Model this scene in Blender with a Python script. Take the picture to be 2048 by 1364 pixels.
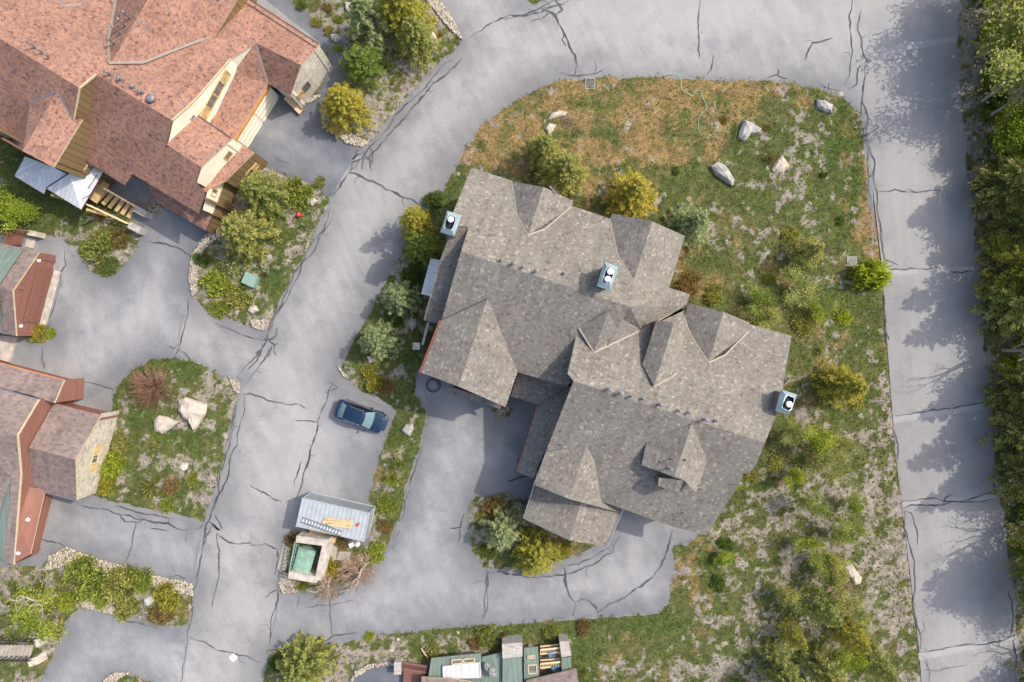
import bpy, bmesh, math, random
import numpy as np
from mathutils import Vector, Matrix
from mathutils.geometry import tessellate_polygon
from mathutils.bvhtree import BVHTree
R = random.Random(7)
rad = math.radians
for o in list(bpy.data.objects): bpy.data.objects.remove(o)
sc = bpy.context.scene
COL = sc.collection
# ---------------- camera: a drone 63 m up, looking straight down ----------------
CAMZ = 63.0
FPX = 24.0/36.0*2048
cd = bpy.data.cameras.new('camera'); cam = bpy.data.objects.new('camera', cd); COL.objects.link(cam)
cam.location = (0, 0, CAMZ); cam.rotation_euler = (0, 0, 0)
cd.lens = 24; cd.sensor_width = 36; cd.clip_end = 3000
sc.camera = cam
sc.render.resolution_x = 1024; sc.render.resolution_y = 682
# ---------------- light ----------------
SUN_EL = rad(49); SAZ = math.atan2(.365, .931)           # angle from +X towards +Y
w = bpy.data.worlds.new('World'); sc.world = w; w.use_nodes = True
nt = w.node_tree; bg = nt.nodes['Background']
sky = nt.nodes.new('ShaderNodeTexSky'); sky.sky_type = 'NISHITA'; sky.sun_disc = False
sky.sun_elevation = SUN_EL; sky.sun_rotation = math.pi/2 - SAZ
sky.dust_density = 4.0; sky.air_density = 1.0
nt.links.new(sky.outputs[0], bg.inputs[0]); bg.inputs[1].default_value = 0.15
sd = bpy.data.lights.new('sun', 'SUN'); sd.energy = 2.0; sd.angle = rad(.55); sd.color = (1, .935, .82)
sun = bpy.data.objects.new('sun', sd); COL.objects.link(sun)
sdir = Vector((math.cos(SUN_EL)*math.cos(SAZ), math.cos(SUN_EL)*math.sin(SAZ), math.sin(SUN_EL)))
sun.rotation_euler = sdir.to_track_quat('Z', 'Y').to_euler(); sun.location = (40, 20, 80)
vs = sc.view_settings; vs.view_transform = 'Standard'; vs.look = 'None'; vs.gamma = 1; vs.exposure = 0.83
try: sc.cycles.max_bounces = 6; sc.cycles.diffuse_bounces = 3
except Exception: pass

# ---------------- coordinates: a point seen at (px,py) of the survey photo that is z metres high ----------------
def W(px, py, z=0.0):
    s = (CAMZ-z)/FPX
    return Vector(((px-1024)*s, -(py-682)*s, z))
class Plane:
    def __init__(s, a, b, c):
        s.p = a; s.n = (b-a).cross(c-a).normalized()
        if s.n.z < 0: s.n = -s.n
    def at(s, px, py):
        C = Vector((0, 0, CAMZ)); d = W(px, py, 0)-C
        return C + d*(s.n.dot(s.p-C)/s.n.dot(d))
def ridge_plane(r1, r2, zr, side, tan):
    a = W(*r1, zr); b = W(*r2, zr); q = W(*side, zr)
    d = (b-a).normalized(); n = Vector((-d.y, d.x, 0))
    if n.dot(q-a) < 0: n = -n
    return Plane(a, b, a+n-Vector((0, 0, tan)))
# ---------------- mesh building ----------------
class MB:
    def __init__(s): s.v = []; s.f = []; s.uv = []; s.m = []
    def add(s, vs, fs, uvs=None, m=0):
        k = len(s.v); s.v += [tuple(v) for v in vs]
        for i, f in enumerate(fs):
            s.f.append([k+j for j in f]); s.m.append(m)
            s.uv.append(uvs[i] if uvs else None)
        return s
    def quad(s, a, b, c, d, m=0):
        u = (b-a); L = u.length or 1; u = u/L; n = u.cross(d-a); w_ = n.cross(u).normalized() if n.length > 1e-9 else Vector((0, 0, 1))
        o = Vector((0, 0, 0))
        uv = [((p-o).dot(u), (p-o).dot(w_)) for p in (a, b, c, d)]
        return s.add([a, b, c, d], [[0, 1, 2, 3]], [uv], m)
    def box(s, c, size, rz=0, m=0, taper=1.0):
        c = Vector(c); hx, hy, hz = size[0]/2, size[1]/2, size[2]/2
        cs, sn = math.cos(rz), math.sin(rz); P = []
        for z in (-1, 1):
            t = taper if z > 0 else 1
            for x, y in ((-1, -1), (1, -1), (1, 1), (-1, 1)):
                X, Y = x*hx*t, y*hy*t; P.append(c+Vector((X*cs-Y*sn, X*sn+Y*cs, z*hz)))
        for f in ((3, 2, 1, 0), (4, 5, 6, 7), (0, 1, 5, 4), (1, 2, 6, 5), (2, 3, 7, 6), (3, 0, 4, 7)):
            s.quad(*[P[i] for i in f], m=m)
        return s
    def bar(s, a, b, w_, h, m=0, up=Vector((0, 0, 1))):
        a = Vector(a); b = Vector(b); d = (b-a).normalized(); x = d.cross(up)
        x = x.normalized() if x.length > 1e-4 else Vector((1, 0, 0)); y = x.cross(d)
        P = [p+x*sx*w_/2+y*sy*h/2 for p in (a, b) for sx, sy in ((-1, -1), (1, -1), (1, 1), (-1, 1))]
        for f in ((3, 2, 1, 0), (4, 5, 6, 7), (0, 1, 5, 4), (1, 2, 6, 5), (2, 3, 7, 6), (3, 0, 4, 7)):
            s.quad(*[P[i] for i in f], m=m)
        return s
    def tube(s, pts, rs, n=8, m=0, cap=True):
        pts = [Vector(p) for p in pts]; k = len(s.v); N = len(pts)
        if not isinstance(rs, (list, tuple)): rs = [rs]*N
        for i, p in enumerate(pts):
            d = (pts[min(i+1, N-1)]-pts[max(i-1, 0)]).normalized()
            x = d.cross(Vector((0, 0, 1)) if abs(d.z) < .9 else Vector((1, 0, 0))).normalized(); y = d.cross(x)
            for j in range(n):
                a = 2*math.pi*j/n; s.v.append(tuple(p+(x*math.cos(a)+y*math.sin(a))*rs[i]))
        for i in range(N-1):
            for j in range(n):
                s.f.append([k+i*n+j, k+i*n+(j+1) % n, k+(i+1)*n+(j+1) % n, k+(i+1)*n+j]); s.uv.append(None); s.m.append(m)
        if cap:
            s.f.append([k+j for j in range(n)][::-1]); s.f.append([k+(N-1)*n+j for j in range(n)]); s.uv += [None]*2; s.m += [m]*2
        return s
    def prism(s, pts, z0, z1, m=0):
        """pts: list of Vectors (xy); vertical prism"""
        if sum(pts[i].x*pts[(i+1) % len(pts)].y-pts[(i+1) % len(pts)].x*pts[i].y for i in range(len(pts))) < 0: pts = pts[::-1]
        T = [Vector((p.x, p.y, z1)) for p in pts]; B = [Vector((p.x, p.y, z0)) for p in pts]; n = len(pts)
        for t in tessellate_polygon([T]):
            a, b, c = [T[i] for i in t]
            if (b-a).cross(c-a).z < 0: b, c = c, b
            s.add([a, b, c], [[0, 1, 2]], [[(p.x, p.y) for p in (a, b, c)]], m)
        for i in range(n): s.quad(B[i], B[(i+1) % n], T[(i+1) % n], T[i], m)
        return s
    def build(s, name, mats, parent=None, smooth=False, raw=False):
        off = Vector((0, 0, 0))
        if parent is not None and not raw:
            p = parent
            while p: off += p.location; p = p.parent
        me = bpy.data.meshes.new(name)
        me.from_pydata([(v[0]-off.x, v[1]-off.y, v[2]-off.z) for v in s.v], [], s.f)
        if any(u for u in s.uv):
            l = me.uv_layers.new(name='UVMap'); i = 0; buf = []
            for f, u in zip(s.f, s.uv):
                if u: buf += [c for p in u for c in p]
                else: buf += [0.0]*(2*len(f))
            l.data.foreach_set('uv', buf)
        if not isinstance(mats, (list, tuple)): mats = [mats]
        for m in mats: me.materials.append(m)
        if len(mats) > 1: me.polygons.foreach_set('material_index', s.m)
        if smooth: me.polygons.foreach_set('use_smooth', [True]*len(me.polygons))
        me.update()
        o = bpy.data.objects.new(name, me); COL.objects.link(o)
        if parent is not None: o.parent = parent
        return o
def tag(o, label=None, cat=None, group=None, kind=None):
    if label: o['label'] = label
    if cat: o['category'] = cat
    if group: o['group'] = group
    if kind: o['kind'] = kind
    return o
def thing(name, label, cat, loc=(0, 0, 0), rz=0, group=None):
    o = bpy.data.objects.new(name, None); COL.objects.link(o); o.location = loc; o.rotation_euler = (0, 0, rz)
    o.empty_display_size = .3
    return tag(o, label, cat, group)
def copy_tree(o, parent=None):
    c = o.copy(); COL.objects.link(c); c.parent = parent
    for ch in list(o.children): copy_tree(ch, c)
    return c
# ---------------- materials ----------------
def nodes(name, rough=.85, spec=.3, metal=0):
    m = bpy.data.materials.new(name); m.use_nodes = True; t = m.node_tree; b = t.nodes['Principled BSDF']
    b.inputs['Roughness'].default_value = rough; b.inputs['Metallic'].default_value = metal
    b.inputs['Specular IOR Level'].default_value = spec
    return m, t, b
class G:
    """small node helper"""
    def __init__(s, t): s.t = t
    def n(s, typ, **k):
        x = s.t.nodes.new('ShaderNode'+typ)
        for a, b in k.items(): setattr(x, a, b)
        return x
    def l(s, a, b): s.t.links.new(a, b)
    def co(s, kind='Object'): return s.n('TexCoord').outputs[kind]
    def pos(s): return s.n('NewGeometry').outputs['Position']
    def noise(s, vec, scale, detail=3, rough=.55, stretch=None):
        if stretch:
            mp = s.n('Mapping'); mp.inputs['Scale'].default_value = stretch; s.l(vec, mp.inputs[0]); vec = mp.outputs[0]
        x = s.n('TexNoise'); x.inputs['Scale'].default_value = scale; x.inputs['Detail'].default_value = detail; x.inputs['Roughness'].default_value = rough
        s.l(vec, x.inputs['Vector']); return x.outputs[0]
    def ramp(s, fac, stops, interp='LINEAR'):
        x = s.n('ValToRGB'); cr = x.color_ramp; cr.interpolation = interp
        while len(cr.elements) < len(stops): cr.elements.new(.5)
        for e, (p, c) in zip(cr.elements, stops):
            e.position = p; e.color = (c, c, c, 1) if isinstance(c, (int, float)) else (*c, 1)
        s.l(fac, x.inputs[0]); return x.outputs[0]
    def mix(s, fac, a, b, mode='MIX'):
        x = s.n('Mix', data_type='RGBA', blend_type=mode)
        for i, v in ((0, fac), (6, a), (7, b)):
            if isinstance(v, (int, float)): x.inputs[i].default_value = v if i == 0 else (v, v, v, 1)
            elif isinstance(v, tuple): x.inputs[i].default_value = (*v, 1)
            else: s.l(v, x.inputs[i])
        return x.outputs[2]
    def math(s, op, a, b=0.0, c=None):
        x = s.n('Math', operation=op)
        for i, v in ((0, a), (1, b), (2, c)):
            if v is None: continue
            if isinstance(v, (int, float)): x.inputs[i].default_value = v
            else: s.l(v, x.inputs[i])
        return x.outputs[0]
    def bump(s, h, b, strength=.4, dist=.02):
        x = s.n('Bump'); x.inputs['Strength'].default_value = strength; x.inputs['Distance'].default_value = dist
        s.l(h, x.inputs['Height']); s.l(x.outputs[0], b.inputs['Normal'])
def simple(name, col, rough=.8, metal=0, var=.18, scale=3, bump=.2, spec=.3):
    m, t, b = nodes(name, rough, spec, metal); g = G(t)
    v = g.co(); n = g.noise(v, scale, 5)
    c0 = tuple(x*(1-var) for x in col); c1 = tuple(min(1, x*(1+var)) for x in col)
    g.l(g.ramp(n, [(.3, c0), (.7, c1)]), b.inputs['Base Color'])
    if bump: g.bump(g.noise(v, scale*8, 3), b, bump, .01)
    return m
def shingle(name, cols, tab=.34, row=.17, blotch=.5, wear=.2):
    m, t, b = nodes(name, .92, .15); g = G(t)
    uv = g.co('UV'); sp = g.n('SeparateXYZ'); g.l(uv, sp.inputs[0])
    wob = g.math('MULTIPLY', g.math('SUBTRACT', g.noise(uv, 5.5, 2), .5), .34); wob2 = g.math('MULTIPLY', g.math('SUBTRACT', g.noise(uv, 4.3, 2, .6, (1, 1.3, 1)), .5), .5)
    rowi = g.math('FLOOR', g.math('DIVIDE', g.math('ADD', sp.outputs[1], wob), row))
    off = g.n('TexWhiteNoise', noise_dimensions='1D'); g.l(rowi, off.inputs['W'])
    ui = g.math('FLOOR', g.math('ADD', g.math('DIVIDE', g.math('ADD', sp.outputs[0], wob2), tab), g.math('MULTIPLY', off.outputs[0], 3)))
    cb = g.n('CombineXYZ'); g.l(ui, cb.inputs[0]); g.l(rowi, cb.inputs[1])
    wn = g.n('TexWhiteNoise', noise_dimensions='2D'); g.l(cb.outputs[0], wn.inputs['Vector'])
    n = len(cols); big = g.noise(uv, 2.6, 2, .5)
    f = g.math('ADD', g.math('MULTIPLY', wn.outputs[0], 1-blotch), g.math('MULTIPLY', g.math('MULTIPLY', g.math('SUBTRACT', big, .3), 2.4), blotch))
    col = g.ramp(f, [((i+.2)/n, c) for i, c in enumerate(cols)])
    fr = g.math('FRACT', g.math('DIVIDE', sp.outputs[1], row))
    line = g.ramp(fr, [(0, .62), (.16, 1.0), (1, 1.0)])
    col = g.mix(.8, col, line, 'MULTIPLY')
    wr = g.ramp(g.noise(uv, .35, 4), [(.3, 1-wear), (.7, 1+wear*.3)])
    wr = g.mix(1, wr, g.ramp(g.noise(uv, 1.1, 4, .6, (1.6, .18, 1)), [(.3, .86), (.7, 1.1)]), 'MULTIPLY')
    fine = g.ramp(g.noise(uv, 30, 2), [(.3, .88), (.7, 1.1)])
    col = g.mix(1, g.mix(1, col, wr, 'MULTIPLY'), fine, 'MULTIPLY')
    g.l(col, b.inputs['Base Color']); g.bump(fr, b, .5, .02)
    return m
def seamed(name, col, pitch=.42, rough=.5, metal=.3, width=.1, axis=0, dark=.55, var=.12, spec=.4):
    """metal sheet or plank wall: seams across u (axis 0) or v (axis 1)"""
    m, t, b = nodes(name, rough, spec, metal); g = G(t)
    uv = g.co('UV'); sp = g.n('SeparateXYZ'); g.l(uv, sp.inputs[0])
    fr = g.math('FRACT', g.math('DIVIDE', sp.outputs[axis], pitch))
    line = g.ramp(fr, [(0, dark), (width*.6, dark), (width, 1.0), (1, 1.0)])
    pi = g.math('FLOOR', g.math('DIVIDE', sp.outputs[axis], pitch))
    wn = g.n('TexWhiteNoise', noise_dimensions='1D'); g.l(pi, wn.inputs['W'])
    tone = g.ramp(g.mix(.5, wn.outputs[0], g.noise(uv, 1.1, 5)), [(.2, tuple(x*(1-var) for x in col)), (.8, tuple(x*(1+var) for x in col))])
    g.l(g.mix(1, tone, line, 'MULTIPLY'), b.inputs['Base Color']); g.bump(fr, b, .4, .02)
    return m
def stone(name, cols, scale=2.2, mortar=(.32, .29, .26), stretch=(1, 1.9, 1)):
    m, t, b = nodes(name, .9, .2); g = G(t)
    uv = g.co('UV'); mp = g.n('Mapping'); mp.inputs['Scale'].default_value = stretch; g.l(uv, mp.inputs[0])
    v = g.n('TexVoronoi'); v.inputs['Scale'].default_value = scale; g.l(mp.outputs[0], v.inputs['Vector'])
    e = g.n('TexVoronoi', feature='DISTANCE_TO_EDGE'); e.inputs['Scale'].default_value = scale; g.l(mp.outputs[0], e.inputs['Vector'])
    sp = g.n('SeparateColor'); g.l(v.outputs['Color'], sp.inputs[0])
    c = g.ramp(sp.outputs[0], [(i/(len(cols)-1), k) for i, k in enumerate(cols)])
    c = g.mix(g.ramp(e.outputs[0], [(0, 1.0), (.06, 0.0)]), c, mortar)
    c = g.mix(1, c, g.ramp(g.noise(uv, 9, 4), [(.3, .85), (.7, 1.12)]), 'MULTIPLY')
    g.l(c, b.inputs['Base Color']); g.bump(e.outputs[0], b, .6, .05)
    return m
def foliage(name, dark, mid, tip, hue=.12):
    """tint attribute: 0 dark inside .. 1 sunlit tips and new growth, sunlight painted into the colour"""
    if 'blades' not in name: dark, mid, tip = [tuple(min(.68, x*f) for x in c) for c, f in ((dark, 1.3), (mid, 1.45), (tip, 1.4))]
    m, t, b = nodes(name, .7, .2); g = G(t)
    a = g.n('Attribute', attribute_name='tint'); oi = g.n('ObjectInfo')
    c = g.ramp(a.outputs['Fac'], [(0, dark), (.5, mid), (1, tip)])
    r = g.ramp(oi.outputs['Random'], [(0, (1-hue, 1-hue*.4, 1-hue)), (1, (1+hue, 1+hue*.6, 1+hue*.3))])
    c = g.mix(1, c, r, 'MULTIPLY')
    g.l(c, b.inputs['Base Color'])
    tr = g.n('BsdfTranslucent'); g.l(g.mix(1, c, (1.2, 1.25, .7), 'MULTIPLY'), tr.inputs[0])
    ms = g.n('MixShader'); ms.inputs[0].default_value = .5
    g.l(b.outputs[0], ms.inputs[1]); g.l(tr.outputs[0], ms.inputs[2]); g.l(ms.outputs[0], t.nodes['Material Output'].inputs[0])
    return m
M = {}
M['roof_grey'] = shingle('grey shingle', [(.125, .103, .09), (.182, .15, .13), (.192, .20, .178), (.25, .215, .182), (.172, .162, .148), (.35, .305, .255)], tab=.2, row=.15, blotch=.36)
M['roof_red'] = shingle('red shingle', [(.10, .065, .062), (.20, .11, .09), (.32, .17, .12), (.38, .215, .15), (.27, .145, .12), (.21, .155, .145)], tab=.22, row=.16, blotch=.42)
M['roof_taupe'] = shingle('taupe shingle', [(.15, .115, .11), (.20, .155, .145), (.24, .185, .17), (.27, .21, .19)], blotch=.5)
M['flash'] = simple('valley metal', (.27, .235, .20), .6, .2, .12)
M['fascia_dark'] = simple('dark fascia', (.09, .07, .06), .7)
M['fascia_red'] = simple('red fascia', (.17, .05, .045), .6)
M['fascia_tan'] = simple('tan fascia', (.50, .40, .26), .7)
M['green_metal'] = seamed('green standing seam', (.145, .19, .16), .42, .6, .05)
M['white_metal'] = seamed('pale standing seam', (.56, .56, .57), .42, .5, .1)
M['blue_metal'] = seamed('blue grey metal', (.42, .55, .62), .42, .4, .3)
M['cont_metal'] = simple('painted container steel', (.33, .36, .38), .6, .05, .10, 1.2)
M['cap_metal'] = simple('galvanised cap', (.42, .54, .60), .4, .45, .2, 1.5)
M['cap_dark'] = simple('flue recess', (.02, .02, .025), .8)
M['cowl'] = simple('white cowl', (.75, .76, .76), .35, .3, .08)
M['pipe'] = simple('vent pipe', (.19, .19, .20), .5, .3)
M['sid_brown'] = seamed('brown plank siding', (.20, .132, .06), .5, .8, 0, .16, 0, .45)
M['sid_red'] = seamed('red brown board', (.22, .10, .075), .24, .8, 0, .06, 1, .8)
M['sid_grey'] = seamed('grey brown siding', (.17, .14, .12), .24, .8, 0, .1, 1, .6)
M['door_red'] = seamed('red garage door', (.175, .08, .06), .5, .7, 0, .05, 1, .6)
M['cream'] = simple('cream render', (.80, .73, .57), .9, 0, .06, 1.5)
M['tan'] = simple('tan timber', (.50, .35, .17), .8, 0, .2, 4)
M['tan_l'] = simple('pale timber', (.66, .50, .30), .8, 0, .15, 4)
M['stone'] = stone('pale stone wall', [(.42, .38, .32), (.62, .56, .46), (.50, .47, .42), (.68, .62, .52)])
M['stone_b'] = stone('buff stone wall', [(.40, .35, .28), (.56, .50, .39), (.50, .45, .37), (.30, .27, .23)], 2.6)
M['stone_g'] = stone('grey stone cap', [(.30, .28, .25), (.42, .40, .36), (.36, .33, .30)], 2.5)
M['concrete'] = simple('concrete', (.40, .36, .31), .9, 0, .3, 2)
M['conc_d'] = simple('weathered concrete', (.32, .29, .25), .9, 0, .2, 2)
M['glass'] = simple('window glass', (.14, .14, .135), .08, 0, .2, 1, 0, .6)
M['rock'] = simple('pale rock', (.44, .38, .32), .9, 0, .22, 1.8, .7)
M['rock_grey'] = simple('grey rock', (.34, .325, .305), .9, 0, .3, 2.2, .8)
M['steel'] = simple('steel', (.30, .31, .32), .35, .7, .1)
M['black'] = simple('black plastic', (.03, .03, .03), .5)
M['bark'] = simple('grey bark', (.36, .31, .25), .9, 0, .25, 6)
M['bark_d'] = simple('brown bark', (.14, .10, .07), .9, 0, .25, 6)
M['twig'] = simple('dry twigs', (.42, .30, .22), .9, 0, .25, 6)
M['twig_red'] = simple('reddish twigs', (.24, .13, .09), .9, 0, .3, 5)
M['util_green'] = simple('utility green', (.20, .30, .25), .5, 0, .1)
M['bin_green'] = simple('bin green', (.19, .31, .24), .6, .0, .35, 1.5)
M['plank'] = simple('new plank', (.56, .38, .20), .7, 0, .15, 3)
M['red'] = simple('red paint', (.55, .05, .04), .4)
M['white'] = simple('white paint', (.75, .75, .74), .5, 0, .05)
M['hose'] = simple('green hose', (.20, .50, .32), .4)
M['blue'] = simple('blue cushion', (.10, .17, .25), .8)
M['pink'] = simple('faded red stake', (.55, .22, .20), .6)
M['orange'] = simple('orange brown board', (.55, .22, .06), .7)
F = {}
F['gold'] = foliage('gold tipped needles', (.045, .065, .018), (.19, .185, .032), (.46, .37, .075))
F['olive'] = foliage('olive needles', (.035, .055, .02), (.145, .165, .05), (.40, .36, .12))
F['blue'] = foliage('blue green needles', (.035, .06, .035), (.15, .185, .10), (.42, .41, .21))
F['green'] = foliage('mid green needles', (.035, .065, .018), (.12, .16, .035), (.30, .31, .07))
F['lime'] = foliage('lime leaves', (.06, .10, .012), (.18, .22, .025), (.38, .40, .07))
F['pale'] = foliage('pale spring leaves', (.08, .10, .03), (.22, .23, .07), (.42, .40, .16))
F['leaf'] = foliage('green leaves', (.06, .09, .018), (.165, .20, .035), (.34, .36, .08))
F['dark'] = foliage('dark leaves', (.025, .05, .018), (.07, .11, .03), (.17, .21, .06))
F['rust'] = foliage('rusty leaves', (.07, .06, .025), (.16, .125, .05), (.29, .20, .10))
F['grass'] = foliage('grass blades', (.06, .095, .03), (.15, .17, .06), (.42, .31, .18), .0)
# ---------------- ground ----------------
VEG = [
 [(1160,153),(1300,152),(1420,157),(1560,162),(1640,175),(1690,195),(1722,225),(1730,290),(1738,400),(1750,500),(1757,560),(1768,700),(1780,830),(1793,940),(1805,1050),(1818,1180),(1830,1270),(1838,1364),(1850,1460),(490,1460),(525,1364),(535,1298),(600,1292),(700,1280),(800,1262),(900,1252),(1000,1245),(1100,1238),(1220,1232),(1310,1225),(1335,1205),(1343,1150),(1342,1100),(1345,1088),(1375,1085),(1398,1062),(1345,1000),(1150,900),(1100,780),(1000,700),(870,700),(835,750),(832,790),(855,820),(850,860),(835,910),(812,980),(800,1040),(780,1090),(750,1130),(700,1165),(640,1180),(590,1185),(562,1165),(560,1120),(568,1075),(590,1065),(650,1085),(735,1088),(742,1030),(735,1000),(745,950),(765,880),(788,825),(770,805),(730,790),(685,752),(680,735),(690,715),(710,670),(740,620),(770,560),(800,500),(830,450),(850,415),(870,395),(905,345),(925,305),(960,250),(1040,190),(1100,165)],
 [(975,815),(1028,806),(1022,840),(990,845)],
 [(950,990),(938,1003),(936,1050),(940,1100),(955,1130),(985,1145),(1010,1138),(1060,1140),(1110,1128),(1160,1110),(1200,1090),(1150,1040),(1060,1000),(1000,985)],
 [(570,-60),(575,0),(600,22),(660,62),(690,80),(700,120),(692,150),(665,175),(642,200),(638,225),(650,255),(690,280),(725,293),(740,285),(770,250),(820,190),(870,135),(915,100),(925,84),(900,60),(870,20),(850,0),(830,-60)],
 [(650,95),(665,130),(632,205),(600,208),(600,150),(630,95)],
 [(1030,-60),(1045,0),(1062,12),(1085,8),(1105,-60)],
 [(505,320),(540,338),(600,355),(640,378),(662,395),(650,420),(630,470),(600,530),(570,585),(550,630),(530,662),(480,650),(410,625),(387,598),(379,560),(382,515),(400,485),(440,450),(400,400),(450,330)],
 [(-80,250),(150,300),(200,360),(250,420),(285,455),(275,500),(240,545),(215,560),(185,550),(160,525),(150,495),(120,480),(75,470),(20,475),(-80,480)],
 [(35,665),(50,645),(95,643),(113,660),(108,680),(85,690),(50,685)],
 [(245,755),(270,730),(310,715),(350,712),(400,728),(455,752),(480,770),(475,800),(462,860),(445,930),(430,985),(412,1045),(370,1035),(300,1020),(230,1005),(180,990),(150,960),(215,830),(232,770)],
 [(-80,1120),(0,1130),(80,1130),(100,1112),(135,1095),(200,1120),(300,1150),(360,1165),(388,1167),(385,1210),(378,1255),(345,1258),(280,1245),(200,1225),(160,1215),(140,1235),(125,1265),(115,1290),(100,1330),(80,1364),(70,1460),(-80,1460)],
 [(205,1364),(225,1348),(260,1345),(310,1364),(320,1460),(190,1460)],
 [(1915,-90),(1915,40),(1912,90),(1920,200),(1932,340),(1942,430),(1958,600),(1970,760),(1985,900),(1998,1000),(2012,1100),(2025,1200),(2035,1300),(2042,1460),(2600,1460),(2600,-90)],
]
HOLES = [[(700,1375),(712,1345),(740,1333),(800,1328),(860,1330),(860,1375)]]
def seg_sdf(X, Y, poly):
    """signed distance, positive inside"""
    P = np.array(poly, float); Q = np.roll(P, -1, 0); d = np.full(X.shape, 1e9); ins = np.zeros(X.shape, bool)
    for (x1, y1), (x2, y2) in zip(P, Q):
        dx, dy = x2-x1, y2-y1; t = np.clip(((X-x1)*dx+(Y-y1)*dy)/(dx*dx+dy*dy+1e-12), 0, 1)
        d = np.minimum(d, (X-x1-t*dx)**2+(Y-y1-t*dy)**2)
        c = (y1 > Y) != (y2 > Y)
        if y1 != y2: ins ^= c & (X < (x2-x1)*(Y-y1)/(y2-y1)+x1)
    d = np.sqrt(d); return np.where(ins, d, -d)
_tab = np.random.RandomState(3).rand(256, 256)
def vn(x, y, s, seed=0):
    x = x*s+seed*17.3+500; y = y*s+seed*9.1+500; xi = np.floor(x).astype(int); yi = np.floor(y).astype(int)
    fx = x-xi; fy = y-yi; fx = fx*fx*(3-2*fx); fy = fy*fy*(3-2*fy)
    g = lambda a, b: _tab[a % 256, b % 256]
    return (g(xi, yi)*(1-fx)+g(xi+1, yi)*fx)*(1-fy)+(g(xi, yi+1)*(1-fx)+g(xi+1, yi+1)*fx)*fy
def fbm(x, y, s, seed=0, o=4):
    r = 0; a = .5
    for i in range(o): r = r+a*vn(x, y, s*2**i, seed+i); a *= .5
    return r/(1-.5**o)
K0 = CAMZ/FPX
# colour fields: px, py, rx, ry, dry, lush, bare
FLD = [
 (1290,235,150,75,.72,.5,.0),(1160,260,110,70,.7,.45,.05),(1010,285,80,50,.7,.45,.1),(1400,300,60,80,.65,.5,.1),(1250,180,200,22,.75,.5,.05),(1560,185,150,24,.85,.6,.0),(1735,300,14,90,.95,.5,.0),(1772,760,9,160,.8,.3,.5),(1800,1000,9,120,.7,.3,.6),(1745,450,14,90,.95,.5,.0),(1430,230,60,60,.7,.5,.1),
 (1690,330,40,150,.35,.9,.0),(1700,500,40,70,.55,.6,.1),(1720,250,25,60,.5,.7,.1),(1735,420,14,120,.9,.3,.1),
 (1560,290,120,60,.15,.75,.28),(1600,340,90,40,.2,.6,.42),(1480,380,110,60,.1,.8,.15),(1580,420,60,60,.1,.5,.5),(1420,360,80,40,.2,.75,.2),
 (1460,470,80,70,.45,.5,.3),(1400,560,80,60,.6,.45,.05),(1560,520,120,60,.3,.6,.2),(1500,640,120,70,.5,.5,.05),(1680,600,70,70,.2,.8,.12),(1620,680,90,70,.35,.6,.12),(1600,740,60,50,.6,.3,.25),(1720,700,40,90,.25,.7,.12),
 (1700,870,90,60,.15,.55,.42),(1620,900,60,50,.4,.6,.22),(1540,980,60,50,.25,.7,.35),(1700,1000,100,80,.1,.4,.7),(1760,1100,60,160,.15,.4,.72),(1540,1060,60,50,.15,.5,.62),(1500,1130,90,60,.3,.6,.5),(1560,1180,80,80,.1,.7,.6),(1400,1150,70,60,.55,.55,.15),(1400,1240,90,50,.5,.6,.2),(1480,1260,100,70,.15,.75,.58),(1380,1320,110,50,.25,.5,.55),(1260,1300,60,50,.6,.45,.2),(1250,1250,120,20,.2,.9,.05),(1620,1240,60,80,.1,.6,.6),(1700,1320,90,50,.1,.6,.5),(1175,1320,28,40,.1,1,0),
 (1000,1262,150,14,.15,.9,.05),(900,1290,140,25,.25,.6,.6),(700,1310,150,40,.3,.55,.6),(560,1330,30,50,.4,.6,.3),
 (840,920,30,140,.2,.85,.2),(740,940,20,60,.4,.6,.3),(780,980,30,80,.35,.7,.4),(700,1120,70,50,.3,.5,.5),(600,1160,50,20,.1,.4,.6),(720,760,50,40,.25,.6,.5),(800,700,50,80,.1,.85,.2),(810,560,30,80,.15,.6,.5),(880,380,40,40,.25,.8,.1),
 (980,1060,50,70,.15,.5,.6),(1100,1100,80,25,.5,.4,.4),(1000,825,30,20,.5,.3,.6),
 (620,60,50,50,.3,.6,.6),(680,30,50,40,.2,.4,.7),(770,200,60,60,.3,.1,.95),(860,130,40,40,.2,.3,.7),(890,110,25,25,.1,.95,0),(800,200,14,50,.1,.8,.2),(870,50,30,30,.2,.1,1),
 (560,360,60,30,.2,.3,.8),(620,420,30,60,.15,.75,.45),(560,540,40,80,.1,.8,.3),(590,490,30,60,.1,.7,.5),(430,560,60,70,.2,.5,.5),
 (210,500,60,50,.3,.6,.6),(100,400,90,60,.15,.85,.1),(60,460,60,20,.3,.6,.3),
 (340,900,110,120,.2,.8,.22),(300,740,60,25,.2,.9,.1),(430,800,50,60,.2,.5,.7),(400,1010,50,30,.2,.5,.75),(320,960,60,40,.2,.5,.7),
 (200,1170,160,50,.35,.6,.4),(30,1150,60,40,.3,.4,.7),(1960,400,60,500,.35,.3,.6),(1985,1250,60,100,.4,.3,.7),(1935,100,25,200,.5,.1,.8),
]
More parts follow.
